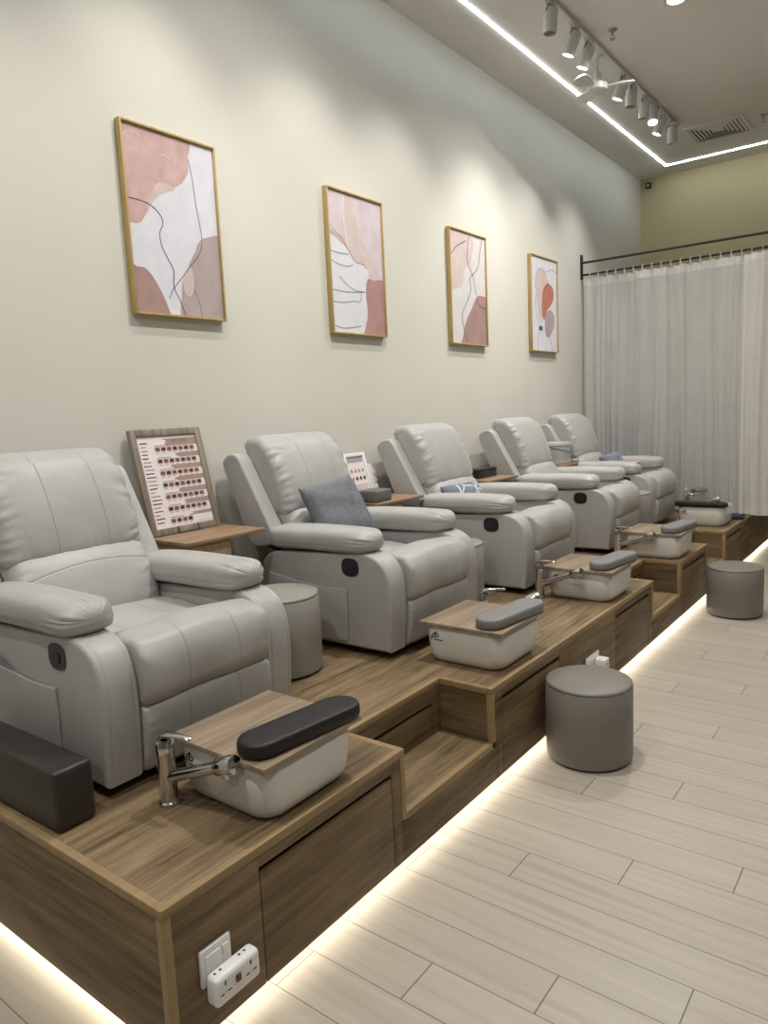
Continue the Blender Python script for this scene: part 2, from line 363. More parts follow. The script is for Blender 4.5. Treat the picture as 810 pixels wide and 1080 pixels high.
# ------------------------------------------------------------------ raised platform
def platform():
    root = empty('raised_platform', (-2.0, .82, 0), 'long oak laminate platform with cut-in steps running under the row of recliners', 'platform')
    ox, oy = -2.0, .82
    Y0, Y1 = .818, YF-.004
    XN = -1.505                                          # back of the step notches
    notches = [(1.713, 2.275), (4.212, 4.785), (5.469, 6.02)]
    ZS = .20
    def B(mb, x0, x1, y0, y1, z0, z1, bev=0., mi=0): mb.box(x0-ox, x1-ox, y0-oy, y1-oy, z0, z1, bev, mi)
    # deck board
    segs = []; y = Y0
    for a, b in notches: segs.append((y, a)); y = b
    segs.append((y, Y1))
    d = MB(); t = .022
    B(d, XW+.002, XN-t, Y0+t, Y1, ZP-.03, ZP-.0005)
    for a, b in segs: B(d, XN-t, XF-t, a+t, b-(t if b < Y1 else 0), ZP-.03, ZP-.0005)
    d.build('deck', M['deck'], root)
    # dark carcass behind the fronts, plinth
    c = MB(); g = .02
    B(c, XW+.01, XN-g, Y0+g, Y1, Z0+.004, ZP-.031)
    for a, b in segs: B(c, XN-g-.001, XF-g, a+g, b-(g if b < Y1 else 0), Z0+.004, ZP-.031)
    for a, b in notches: B(c, XN-g-.001, XF-g, a-.03, b+.03, Z0+.004, ZS-.031)
    B(c, XW+.01, XF-.075, Y0+.075, Y1, 0.0, Z0+.004)
    c.build('carcass', M['dark'], root)
    # fronts
    drawers = [(1.10, 1.645), (2.357, 2.888), (3.596, 4.130), (4.857, 5.388), (6.080, 6.590)]
    f = MB(); th = .018; gp = .0025
    for a, b in segs:
        dr = [q for q in drawers if a < q[0] < b]
        ya = a+.022; yb = b-(.022 if b < Y1 else 0); zt = ZP-.024
        cur = ya
        for p, q in dr:
            B(f, XF-th, XF-.001, cur, p-gp, Z0, zt, .0008)
            B(f, XF-th, XF-.001, p-gp, q+gp, .357, zt, .0008)
            cur = q+gp
        B(f, XF-th, XF-.001, cur, yb, Z0, zt, .0008)
    for a, b in notches: B(f, XF-th, XF-.001, a-.025, b+.025, Z0, ZS-.024, .0008)
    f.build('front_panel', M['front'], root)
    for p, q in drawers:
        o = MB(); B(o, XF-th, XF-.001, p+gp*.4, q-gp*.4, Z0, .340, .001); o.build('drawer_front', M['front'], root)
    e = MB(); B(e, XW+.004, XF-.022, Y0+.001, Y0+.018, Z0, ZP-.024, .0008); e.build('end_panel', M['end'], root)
    # risers round each notch
    for a, b in notches:
        w = MB()
        B(w, XN-.016, XN, a, b, .333, ZP-.024)
        B(w, XN-.016, XN, a, a+.07, ZS, .333); B(w, XN-.016, XN, b-.06, b, ZS, .333)
        B(w, XN-.016, XN, a+.072, b-.062, ZS, .318)
        w.build('riser_panel', M['front'], root)
        for q in (a-.016, b):
            w = MB(); B(w, XN, XF-.022, q, q+.016, ZS, ZP-.024); w.build('cheek_panel', M['end'], root)
        s = MB(); B(s, XN-.002, XF-.022, a, b, ZS-.03, ZS); s.build('step_tread', M['deck'], root)
    tr = MB()
    def T(x0, x1, y0, y1, z0, z1): B(tr, x0, x1, y0, y1, z0, z1, .0015)
    T(XW+.004, XF-t, Y0-.001, Y0+t, ZP-.024, ZP)                   # end, top
    T(XF-t, XF+.001, Y0-.001, Y0+t, Z0, ZP-.0242)                  # end, corner post
    for i, (a, b) in enumerate(segs):
        T(XF-t, XF+.001, a-.001, b+.001, ZP-.024, ZP)
        if i: T(XN+.001, XF-t, a-.001, a+t, ZP-.024, ZP); T(XF-t, XF+.001, a-.001, a+t, ZS, ZP-.0242)
        if i < len(segs)-1: T(XN+.001, XF-t, b-t, b+.001, ZP-.024, ZP); T(XF-t, XF+.001, b-t, b+.001, ZS-.02, ZP-.0242)
    for a, b in notches:
        T(XN-t, XN+.001, a-t, b+t, ZP-.024, ZP)
        T(XF-t, XF+.001, a-.001, b+.001, ZS-.024, ZS+.0005)
    tr.build('edge_trim', M['trim'], root)
    l = MB(); B(l, XF-.050, XF-.036, Y0+.05, Y1-.02, Z0-.004, Z0+.001); B(l, XW+.02, XF-.05, Y0+.036, Y0+.050, Z0-.004, Z0+.001)
    o = l.build('light_strip', M['toe_led'], root)
    o['label'] = 'glowing warm white strip under the edge'
    return root
platform()

# ------------------------------------------------------------------ recliner
def bell(x, w): return math.exp(-(x/w)**2)
CX = -2.2
def make_chair(loc, label):
    root = empty('recliner', loc, label, 'recliner', 'grey leather recliners in a row')
    lm = M['leather']
    def W(l, x, z): return (x-CX, l, z-ZP)               # profile in world x-z, length along y
    def pleats(amp, half, reach, freq, ph=0.):
        def f(l, s, x, z):
            e = half-abs(l)
            if e > reach*1.6: return 0.
            sd = 7.3 if l > 0 else 0.
            q = s*freq*1.6+ph+sd+e*6*math.sin(s*11+sd)
            ln = reach*(.75+.75*noise.noise(Vector((s*9+ph, sd, 3.))))
            k = max(0., 1-e/max(ln, .02))**1.25*min(1, (e+.02)/.035)
            v = noise.noise(Vector((q, e*4, ph)))
            return -amp*1.5*k*max(0, 1-abs(v)*2.6)+amp*.3*k
        return f
    # seat
    ps = pleats(.006, .250, .08, 17)
    def dseat(l, s, x, z):
        d = ps(l, s, x, z)
        if z > .68: d += .012*(1-(l/.26)**2)*(.6 if x > -1.76 else 1)
        
        if z > .7 and x < -1.98: d -= .012*bell(x+2.03, .05)
        d += .003*math.sin(21*l+13*x)*math.sin(17*z+5*l)
        return d
    seat = [(-2.46, .80), (-2.30, .800), (-2.12, .792), (-2.01, .800), (-1.94, .826), (-1.87, .843), (-1.80, .840), (-1.757, .815), (-1.738, .77), (-1.736, .715), (-1.742, .675), (-1.760, .652), (-1.80, .640), (-1.9, .625), (-2.2, .615), (-2.45, .64)]
    loft(seat, .490, .018, W, 50, 120, dseat).build('seat', M['leather_seam'], root)
    pf = pleats(.0035, .250, .08, 13, 1.)
    def dfoot(l, s, x, z):
        d = pf(l, s, x, z)+.006*(1-(l/.27)**2)
        return d
    foot = [(-1.83, .650), (-1.770, .650), (-1.750, .625), (-1.752, .55), (-1.766, .490), (-1.780, .455), (-1.81, .447), (-1.86, .46), (-1.86, .60)]
    loft(foot, .490, .016, W, 44, 60, dfoot).build('footrest_panel', M['leather_seam'], root)
    # arms
    arm = catmull([(-2.535, .447), (-2.548, .62), (-2.53, .74), (-2.49, .810), (-2.40, .840), (-2.2, .848), (-2.05, .856), (-1.94, .866), (-1.865, .858), (-1.808, .825), (-1.778, .77), (-1.768, .70), (-1.770, .60), (-1.778, .50), (-1.784, .447)], 8, False)
    arm += [Vector((-2.0, .446)), Vector((-2.3, .446))]
    for s in (-1, 1):
        def Wa(l, x, z, s=s): return (x-CX, l+s*.305, z-ZP)
        def darm(l, q, x, z):
            front = 1. if (x > -1.87 and z > .46) else 0.
            return -.0025*front*bell(abs(l)-.040, .004)
        a = loft(arm, .120, .016, Wa, 22, 130, darm, smoothprof=False).build('armrest', lm, root)
        # pad
        ph = [(-.0, .120), (.055, .116), (.092, .095), (.104, .058), (.098, .020), (.07, .002), (0, -.004), (-.07, .002), (-.098, .020), (-.104, .058), (-.092, .095), (-.055, .116)]
        def Wp(l, u, v, s=s):
            x = -2.170+l
            t = (l+.33)/.66
            wid = 1.0-.10*max(0, 1-t*3)**2-.10*max(0, t*4-3)**2
            z = .852+v*(.80+.10*math.sin(PI*min(1, max(0, t))))+.010*t
            return (x-CX, s*.300+u*wid*.86, z-ZP)
        def dpad(l, q, u, v):
            t = (l+.33)/.66; k = max(0., (t-.70)/.30)**1.2
            ang = math.atan2(v-.058, u)
            nz = noise.noise(Vector((ang*2.6, l*3, s*2.)))
            d = -.011*k*max(0, 1-abs(nz)*3.2)*(1 if v > .03 else .2)
            d += .002*math.sin(ang*5+l*7)*math.sin(l*9+.7)
            if abs(l) < .31: d -= .0028*bell(v-.030, .006)
            return d
        loft(ph, .605, .060, Wp, 44, 96, dpad, shrink=.068).build('armrest_pad', lm, a)
        # recliner lever in a recess, only on the near arm outer side
        if s < 0:
            lv = MB(); ring = []
            for k in range(24):
                t = 2*PI*k/24; ring.append((-1.978+.047*math.copysign(abs(math.cos(t))**.75, math.cos(t)), .800+.040*math.copysign(abs(math.sin(t))**.75, math.sin(t))))
            lv.prism(ring, -.3655, -.3672, lambda a_, b_, c_: (a_-CX, c_, b_-ZP))
            o = lv.build('lever_recess', M['black_plastic'], a)
            h = MB(); ring = [(-1.985+(x+1.978)*.50, .795+(z-.800)*.45) for x, z in ring]
            h.prism(ring, -.367, -.3700, lambda a_, b_, c_: (a_-CX, c_, b_-ZP)); h.build('lever', M['black_metal'], o)
            # side pocket
            pk = [(-2.47, .47), (-2.47, .735), (-2.30, .712), (-2.12, .700), (-2.00, .703), (-1.998, .60), (-2.008, .468), (-2.2, .462)]
            def Wk(l, x, z): return (x-CX, -.3685+l-.004*math.sin((x+2.46)*6)*max(0, (z-.5)/.22), z-ZP)
            loft(pk, .008, .003, Wk, 2, 70, None, smoothprof=False).build('side_pocket', lm, a)
    # back: wings and shell
    wing = [(-2.755, 1.225), (-2.735, 1.27), (-2.69, 1.287), (-2.645, 1.272), (-2.60, 1.20), (-2.52, 1.06), (-2.44, .915), (-2.425, .88), (-2.45, .862), (-2.55, .845), (-2.595, .86), (-2.62, .90), (-2.69, 1.07)]
    shell = [(-2.75, 1.225), (-2.73, 1.262), (-2.69, 1.27), (-2.655, 1.25), (-2.60, 1.15), (-2.50, .95), (-2.47, .86), (-2.50, .82), (-2.58, .84), (-2.62, .90), (-2.69, 1.07)]
    for s in (-1, 1):
        loft(wing, .090, .013, lambda l, x, z, s=s: (x-CX, l+s*.308-.008, z-ZP), 10, 80).build('backrest_wing', lm, root)
    loft(shell, .57, .01, W, 6, 60).build('backrest', lm, root)
    pu = pleats(.0075, .265, .13, 17, .4)
    def dup_(l, s, x, z):
        d = pu(l, s, x, z)+.016*(1-(l/.29)**2)*(1 if (x > -2.60 and z < 1.33) else .2)
        if x > -2.66:
            k = max(0, 1-(z-1.0)/.10); d -= .005*k*max(0, 1-3*abs(noise.noise(Vector((l*16, 1.5, .3)))))
        return d
    upper = [(-2.53, 1.005), (-2.60, 1.12), (-2.69, 1.29), (-2.70, 1.335), (-2.675, 1.362), (-2.62, 1.372), (-2.555, 1.35), (-2.505, 1.29), (-2.455, 1.19), (-2.42, 1.08), (-2.415, 1.02), (-2.44, .995), (-2.49, .992)]
    loft(upper, .530, .042, lambda l, x, z: (x-CX, l-.018, z-.008-ZP), 56, 120, dup_).build('headrest_cushion', M['leather_seam'], root)
    pl = pleats(.007, .26, .12, 15, 2.)
    def dlow(l, s, x, z):
        d = pl(l, s, x, z)+.020*(1-(l/.28)**2)*(1 if x > -2.5 else 0)
        return d
    low = [(-2.55, 1.03), (-2.48, 1.03), (-2.415, 1.005), (-2.37, .955), (-2.335, .88), (-2.32, .815), (-2.33, .775), (-2.38, .765), (-2.46, .80), (-2.52, .90)]
    loft(low, .52, .045, lambda l, x, z: (x-CX, l-.010, z-ZP), 50, 90, dlow).build('lumbar_cushion', M['leather_arc'], root)
    # base, feet
    b = MB(); b.box(-2.48-CX, -1.95-CX, -.30, .30, .005, .10, .004)
    for fx in (-2.44, -1.98):
        for fy in (-.29, .29): b.lathe([(.03, 0), (.03, .045)], (fx-CX, fy, .001), 14)
    for s in (-1, 1): b.tube([(-2.40-CX, s*.27, .38), (-2.52-CX, s*.30, .43), (-2.60-CX, s*.33, .48)], .013, 8)
    b.build('base', M['black_metal'], root)
    return root
YC = [1.381, 2.690, 3.920, 5.155, 6.245]
chair = make_chair((CX, YC[0], ZP), 'nearest grey leather recliner, beside the dark bolster on the platform end')
for y, dx, rz, lab in ((YC[1], 0, .3, 'grey leather recliner with a plain slate cushion leaning on its back'),
                   (YC[2], 0, 1.2, 'grey leather recliner with a blue-grey cushion with white star print'),
                   (YC[3], .01, 2.6, 'grey leather recliner between the white bucket table and the black box table, bare seat'),
                   (YC[4], -.03, 0, 'grey leather recliner next to the curtain with a blue towel on it')):
    dup(chair, (CX+dx, y, ZP), lab, rz=math.radians(rz))
M['dim_leather'] = leather('silhouette-darkened leather', (.035, .04, .05))  # row leather darkened in colour to form a silhouette behind the curtain
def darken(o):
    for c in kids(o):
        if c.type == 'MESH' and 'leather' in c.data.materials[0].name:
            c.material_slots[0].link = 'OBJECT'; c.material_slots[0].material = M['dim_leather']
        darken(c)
back = dup(chair, (CX+.02, 7.66, ZP), 'recliner darkened to a silhouette, faintly seen through the sheer curtain'); darken(back)

# ------------------------------------------------------------------ cushions, cloths
def pillow(name, mats, c, u, v, w, h, th, label, cat, pattern=False):
    """square scatter cushion: c centre, u/v unit axes of its face."""
    u = Vector(u).normalized(); v = Vector(v); v = (v-u*v.dot(u)).normalized(); n = u.cross(v)
    c = Vector(c); K = 80 if pattern else 30; mb = MB(); vs = []; fs = []; ms = []
    for side in (1, -1):
        o = len(vs)
        for i in range(K+1):
            for j in range(K+1):
                a = -1+2*i/K; b = -1+2*j/K
                k = (max(0, 1-a**4)*max(0, 1-b**4))**.55
                px = a*w/2*(1-.06*(1-abs(b)**2)*abs(a)**3); py = b*h/2*(1-.06*(1-abs(a)**2)*abs(b)**3)
                wr = .005*math.sin(a*5+b*3)*math.sin(b*6-a*2)*k+.004*math.sin(a*11-b*4)*k
                vs.append(c+u*px+v*py+n*side*(th/2*k+.003+wr))
        for i in range(K):
            for j in range(K):
                q = [o+i*(K+1)+j, o+(i+1)*(K+1)+j, o+(i+1)*(K+1)+j+1, o+i*(K+1)+j+1]
                fs.append(q if side > 0 else q[::-1])
                mi = 0
                if pattern:
                    a = -1+2*(i+.5)/K; b = -1+2*(j+.5)/K
                    for (ca, cb) in ((-.55, .15), (.55, .45), (.35, -.75)):
                        da, db = a-ca, b-cb
                        if math.hypot(da, db) < .75 and (abs(da-db*.3) < .034 or abs(db+da*.5) < .034 or abs(da*1.1-db) < .034): mi = 1
                ms.append(mi)
    B = (K+1)**2
    rim = [i*(K+1) for i in range(K)]+[K*(K+1)+j for j in range(K)]+[(K-i)*(K+1)+K for i in range(K)]+[K-j for j in range(K)]
    for i in range(len(rim)):
        a, b = rim[i], rim[(i+1) % len(rim)]; fs.append([a, b, B+b, B+a]); ms.append(0)
    mb.v = vs; mb.f = fs; mb.m = ms; mb.sm = [True]*len(fs)
    o = mb.build(name, mats, sharp=80); tag(o, label, cat); return o
pillow('scatter_cushion', [M['cushion']], (-2.265, 2.610, .990), (.02, 1., .10), (-.52, -.06, 1), .36, .33, .10,
       'plain slate grey cushion leaning on the back of the second recliner', 'cushion')
pillow('patterned_cushion', [M['cushion_blue'], M['cushion_pale']], (-2.262, 3.82, .895), (.10, 1., .0), (-.75, .0, .8), .34, .26, .09,
       'small blue-grey cushion with white star print lying in the third recliner', 'cushion', True)
def cloth(name, mat, c, sx, sy, th, rz, label, cat, tilt=0., layers=2):
    mb = MB()
    R = Matrix.Translation(c) @ Matrix.Rotation(rz, 4, 'Z') @ Matrix.Rotation(tilt, 4, 'Y')
    for k in range(layers):
        pr = []
        loc = lambda l, u, v, k=k: tuple(R @ Vector((u, l*(1-.04*k), v+k*th*.95+.006*math.sin(u*40+l*20+k))))
        prof = [(-sx/2, 0), (-sx/2-.004, th/2), (-sx/2, th), (-sx/6, th*1.05), (sx/6, th), (sx/2, th), (sx/2+.004, th/2), (sx/2, 0), (sx/6, 0), (-sx/6, 0)]
        q = loft(prof, sy, th*.4, loc, 14, 40, None)
        mb.add(q.v, q.f, 0, True)
    o = mb.build(name, mat); tag(o, label, cat); return o
pillow('towel', [M['towel_blue']], (-2.30, 6.385, .925), (.25, 1., .15), (-.55, .1, 1), .24, .16, .11, 'faded blue towel bundled in the recliner next to the curtain', 'towel')
cloth('folded_towel', M['towel_dark'], (-1.36, 6.72, ZP+.006), .16, .15, .012, .1, 'dark blue folded towel on the platform beside the last foot basin', 'towel')
cloth('pink_slip', M['pink_paper'], (-1.955, 5.945, .955), .10, .05, .004, .3, 'small pink slip on the armrest of the recliner next to the curtain', 'paper', -.02, 1)

# grey cloth in the near recliner's pocket
mb = MB()
q = loft([(-.20, -.05), (-.20, .050), (-.12, .042), (-.05, .024), (.02, .004), (.06, -.012), (.06, -.05)], .004, .001,
         lambda l, u, v: (-2.25+u, 1.0122+l, .700+v), 4, 70, None, smoothprof=False)
for k in range(3):
    q2 = loft([(-.20+k*.015, -.02), (-.20+k*.015, .058-k*.014), (-.10+k*.015, .048-k*.014), (.0, .016-k*.012), (.0, -.02)], .0018, .0005, lambda l, u, v, k=k: (-2.25+u, 1.0095-k*.0006+l, .700+v), 2, 40, None, smoothprof=False)
    mb.add(q2.v, q2.f, 0, True)
mb.add(q.v, q.f, 0, True)
tag(mb.build('tucked_cloth', M['cloth_grey']), 'grey cloth tucked in the side pocket of the nearest recliner', 'cloth')

# dark bolster on the platform end
b = MB()
b.box(-.60, .0, -.055, .055, 0, .165, .012, seg=3)
o = b.build('bolster', M['dark_leather']); o.location = (-1.745, .905, ZP+.001); o.rotation_euler = (0, 0, .02)
tag(o, 'dark brown leatherette block bolster on the platform corner beside the nearest recliner', 'bolster')

# ------------------------------------------------------------------ round stools
def stool(loc, r, h, label, group, mat):
    root = empty('round_stool', loc, label, 'stool', group)
    MB().lathe([(r*.99, .012), (r, .03), (r*1.005, h*.5), (r, h-.014), (r-.004, h-.010)], n=56).build('body', mat, root, 60)
    MB().lathe([(r-.004, h-.012), (r-.001, h-.006), (r-.003, h), (r-.012, h+.004), (r*.6, h+.010), (.0001, h+.013)], n=56).build('seat', mat, root, 60)
    w = MB(); w.lathe([(r*.93, 0), (r*.93, .014)], n=40); w.build('foot_ring', M['black_plastic'], root)
    return root
s1 = stool((-1.095, 2.765, 0), .174, .325, 'taupe round stool on the floor in front of the second recliner', 'taupe stools on the floor', M['stool'])
dup(s1, (-1.035, 5.20, 0), 'taupe round stool on the floor farther back, before the last recliners')
s2 = stool((-2.12, 2.035, ZP), .165, .325, 'light taupe round stool on the platform between the first and second recliners', 'light stools between the recliners', M['stool2'])
dup(s2, (-2.06, 3.29, ZP), 'light taupe round stool on the platform between the second and third recliners')
dup(s2, (-1.915, 5.700, ZP), 'light taupe round stool on the platform between the fourth and fifth recliners')

# ------------------------------------------------------------------ end tables
def make_table(loc, label):
    root = empty('end_table', loc, label, 'end table', 'wooden end tables between recliners')
    w = .43; d = .40; h = .96-ZP
    MB().box(0, d, -w/2, w/2, h-.016, h, .001).build('tabletop', M['table'], root)
    MB().box(.02, d-.03, -w/2+.008, -w/2+.024, 0, h-.017).build('side_panel', M['table_side'], root)
    MB().box(d-.030, d-.014, -w/2+.008, .02, 0, h-.017).build('front_panel', M['table_side'], root)
    MB().box(.02, d-.03, .004, .02, 0, h-.017).build('side_panel', M['table_side'], root)
    return root
TB = [2.03, 3.315, 4.535, 5.700]
t1 = make_table((XW+.003, TB[0], ZP), 'wooden end table carrying the large framed lash chart')
dup(t1, (XW+.003, TB[1], ZP), 'wooden end table carrying a grey hand rest and white framed chart')
dup(t1, (XW+.003, TB[2], ZP), 'wooden end table carrying a black box, between third and fourth recliners')
dup(t1, (XW+.003, TB[3], ZP), 'wooden end table carrying a white bucket, between fourth and fifth recliners').scale = (1, .72, 1)

# ------------------------------------------------------------------ flat graphics
def flat(mb, poly, d, mi, mp): mb.add([mp(u, v, d) for u, v in poly], [list(range(len(poly)))], mi)
def blob(mb, pts, d, mi, mp, per=8):
    P = catmull(pts, per); c = [(min(1, max(0, p.x)), min(1, max(0, p.y))) for p in P]; flat(mb, c, d, mi, mp)
def stroke(mb, pts, wd, d, mi, mp, asp=1.6):
    P = catmull(pts, 8, False); L = []; R_ = []
    for i, p in enumerate(P):
        t = (P[min(i+1, len(P)-1)]-P[max(i-1, 0)]); t = Vector((t.x, t.y*asp)).normalized(); n = Vector((-t.y, t.x/asp))
        L.append(p+n*wd/2); R_.append(p-n*wd/2)
    for i in range(len(P)-1): mb.add([mp(q.x, q.y, d) for q in (L[i], L[i+1], R_[i+1], R_[i])], [[0, 1, 2, 3]], mi)
def text_mesh(mb, body, mi, mp, h, u0, v0, d, wmax=None):
    cu = bpy.data.curves.new('lettering', 'FONT'); cu.body = body; cu.size = 1.; cu.resolution_u = 3
    ob = bpy.data.objects.new('lettering', cu); COL.objects.link(ob)
    me = bpy.data.meshes.new_from_object(ob.evaluated_get(bpy.context.evaluated_depsgraph_get()))
    xs = [v.co.x for v in me.vertices] or [0]; k = h
    kx = h if not wmax else min(h, wmax/max(xs))
    mb.add([mp(u0+v.co.x*kx, v0+v.co.y*k, d) for v in me.vertices], [list(p.vertices) for p in me.polygons], mi)
    bpy.data.objects.remove(ob); bpy.data.curves.remove(cu); bpy.data.meshes.remove(me)

# ------------------------------------------------------------------ wall pictures
AM = ['a_bg', 'a_pink', 'a_blush', 'a_mauve', 'a_lilac', 'a_brown', 'a_rose', 'a_coral', 'a_white', 'a_grey', 'a_line', 'a_bg2']
def picture(y0, y1, z0, z1, draw, label):
    root = empty('framed_picture', (XW+.001, (y0+y1)/2, z0), label, 'picture', 'framed abstract pictures on the wall')
    w = y1-y0; h = z1-z0; fw = .009; fd = .034
    f = MB()
    f.box(0, fd, -w/2, -w/2+fw, 0, h, .001); f.box(0, fd, w/2-fw, w/2, 0, h, .001)
    f.box(0, fd, -w/2+fw, w/2-fw, 0, fw, .001); f.box(0, fd, -w/2+fw, w/2-fw, h-fw, h, .001)
    f.build('frame', M['gold'], root)
    c = MB(); iw = w-2*fw; ih = h-2*fw
    mp = lambda u, v, d: (.022+d*.0005, -iw/2+u*iw, fw+v*ih)
    c.box(.004, .022, -iw/2, iw/2, fw, fw+ih)
    draw(c, mp)
    c.build('canvas', [M[k] for k in AM], root, fix=False)
    return root
I = {k: i for i, k in enumerate(AM)}
def art_a(c, mp):
    flat(c, [(0, 0), (1, 0), (1, 1), (0, 1)], .5, I['a_bg'], mp)
    blob(c, [(-.05, 1.05), (.3, 1.03), (.70, 1.03), (.745, .99), (.70, .90), (.69, .82), (.58, .74), (.42, .69), (.28, .62), (.20, .55), (.13, .49), (.03, .475), (-.05, .49)], 1, I['a_pink'], mp)
    blob(c, [(.20, .54), (.27, .66), (.34, .72), (.44, .73), (.53, .71), (.44, .685), (.34, .65), (.26, .60)], 1.5, I['a_blush'], mp)
    blob(c, [(-.04, .235), (.06, .245), (.14, .24), (.22, .19), (.29, .12), (.34, .05), (.37, -.05), (.1, -.05), (-.05, -.05)], 1, I['a_brown'], mp)
    blob(c, [(.50, -.05), (.51, .12), (.54, .21), (.62, .30), (.70, .375), (.76, .44), (.86, .475), (1.05, .48), (1.05, .2), (1.05, -.05), (.8, -.05)], 1, I['a_mauve'], mp)
    blob(c, [(.54, .17), (.55, .23), (.62, .29), (.66, .26), (.66, .17), (.62, .12), (.57, .12)], 1.5, I['a_blush'], mp)
    for w, P in ((.012, [(0, .605), (.12, .605), (.25, .59), (.345, .545), (.36, .50), (.32, .45), (.33, .38), (.39, .31), (.44, .25), (.43, .16), (.49, .08), (.54, 0)]),
              (.010, [(.70, .90), (.735, .80), (.755, .66), (.79, .52), (.795, .43), (.74, .36), (.62, .28), (.50, .20), (.41, .14), (.37, .09)]),
              (.007, [(.66, .16), (.71, .09), (.73, .02), (.74, 0)])): stroke(c, P, w*.72, 2.2, I['a_line'], mp)
    stroke(c, [(.02, .93), (.06, .955), (.14, .962), (.2, .95)], .012, 2.2, I['a_blush'], mp)
    stroke(c, [(.38, .88), (.44, .885), (.50, .865)], .012, 2.2, I['a_blush'], mp)
def art_b(c, mp):
    flat(c, [(0, 0), (1, 0), (1, 1), (0, 1)], .5, I['a_lilac'], mp)
    blob(c, [(-.05, .72), (.12, .70), (.24, .67), (.36, .60), (.46, .535), (.60, .515), (.70, .49), (.70, .40), (.66, .2), (.60, .05), (.58, -.05), (.2, -.05), (-.05, -.05)], 1, I['a_white'], mp)
    blob(c, [(.58, -.05), (.60, .05), (.66, .14), (.64, .30), (.68, .41), (.80, .415), (1.05, .40), (1.05, .1), (1.05, -.05)], 1.5, I['a_rose'], mp)
    blob(c, [(.22, .70), (.28, .90), (.34, 1.03), (.48, 1.03), (.50, .85), (.62, .70), (.78, .55), (.90, .45), (.75, .46), (.62, .52), (.45, .55), (.34, .62)], .8, I['a_blush'], mp)
    blob(c, [(-.05, .74), (.05, .72), (.16, .69), (.24, .68), (.30, .62), (.22, .64), (.10, .675), (-.05, .70)], 1.8, I['a_pink'], mp)
    for w, P, k in ((.014, [(0, .76), (.12, .71), (.25, .68)], 'a_grey'), (.014, [(.24, .67), (.36, .59), (.46, .53), (.62, .515), (.68, .49)], 'a_rose'),
                 (.018, [(.30, .98), (.28, .86), (.30, .74), (.34, .63)], 'a_white'), (.008, [(.52, .97), (.53, .88)], 'a_white'),
                 (.016, [(0, .575), (.14, .565), (.34, .57)], 'a_grey'), (.014, [(0, .51), (.12, .49), (.3, .48), (.42, .50)], 'a_grey'),
                 (.014, [(0, .30), (.2, .295), (.4, .30), (.60, .315)], 'a_grey'), (.012, [(.15, .40), (.3, .345), (.45, .315), (.62, .315)], 'a_grey'),
                 (.014, [(0, .215), (.2, .215), (.4, .235), (.52, .24), (.55, .31)], 'a_grey'), (.016, [(.03, .045), (.2, .03), (.4, .045), (.52, .06)], 'a_grey')):
        stroke(c, P, w, 2.2, I[k], mp)
def art_c(c, mp):
    flat(c, [(0, 0), (1, 0), (1, 1), (0, 1)], .5, I['a_bg2'], mp)
    blob(c, [(-.05, 1.05), (.3, 1.05), (.60, 1.0), (.66, .88), (.58, .76), (.42, .68), (.36, .58), (.30, .51), (.15, .485), (-.05, .50)], 1, I['a_blush'], mp)
    blob(c, [(.30, -.05), (.33, .10), (.42, .22), (.55, .31), (.68, .41), (.80, .46), (.95, .455), (1.05, .44), (1.05, .2), (1.05, -.05)], 1, I['a_brown'], mp)
    blob(c, [(.78, .44), (.80, .39), (.9, .375), (1.04, .38), (1.04, .45), (.9, .46)], 1.5, I['a_rose'], mp)
    for P in ([(.54, .98), (.50, .88), (.48, .76), (.56, .68), (.64, .62), (.68, .52), (.74, .44), (.82, .36), (1.0, .35)],
              [(.93, 1.0), (.86, .88), (.80, .74), (.70, .67), (.54, .60), (.56, .50), (.44, .38), (.30, .26), (.33, .14), (.43, 0)],
              [(.46, .93), (.20, .86), (.05, .78)]): stroke(c, P, .013, 2.2, I['a_line'], mp)
def art_d(c, mp):
    flat(c, [(0, 0), (1, 0), (1, 1), (0, 1)], .5, I['a_bg'], mp)
    blob(c, [(.18, .68), (.24, .82), (.38, .87), (.56, .85), (.66, .76), (.60, .66), (.46, .58), (.42, .42), (.40, .30), (.28, .40), (.20, .55)], 1, I['a_blush'], mp)
    blob(c, [(.40, .45), (.42, .60), (.54, .71), (.70, .74), (.86, .69), (.86, .58), (.74, .50), (.60, .44), (.50, .34), (.43, .36)], 1.5, I['a_coral'], mp)
    blob(c, [(.52, .30), (.56, .40), (.70, .46), (.86, .42), (.90, .32), (.80, .22), (.66, .155), (.56, .17)], 1.8, I['a_mauve'], mp)
    for w, P in ((.016, [(.16, .66), (.22, .82), (.38, .885), (.56, .85)]), (.012, [(.60, .86), (.80, .90), (.98, .88)]), (.022, [(.44, .62), (.56, .70), (.68, .75)]),
                 (.012, [(.18, .60), (.16, .45), (.30, .28), (.24, .12), (.22, 0)]), (.014, [(.56, .18), (.52, .30), (.66, .45)]), (.012, [(.66, .18), (.76, .08), (.80, 0)])):
        stroke(c, P, w*.72, 2.2, I['a_line'], mp)
    blob(c, [(.28, .25), (.36, .27), (.42, .25), (.40, .22), (.30, .22)], 2, I['a_line'], mp)
picture(1.927, 2.432, 1.921, 2.718, art_a, 'large framed abstract in pink and mauve, nearest of the wall pictures')
picture(3.222, 3.736, 1.914, 2.718, art_b, 'framed abstract with white plaster strokes and a rose block')
picture(4.507, 5.028, 1.914, 2.716, art_c, 'framed abstract with two crossing lines over a brown corner shape')
picture(5.790, 6.329, 1.914, 2.716, art_d, 'framed abstract with coral oval, farthest picture nearest the curtain')

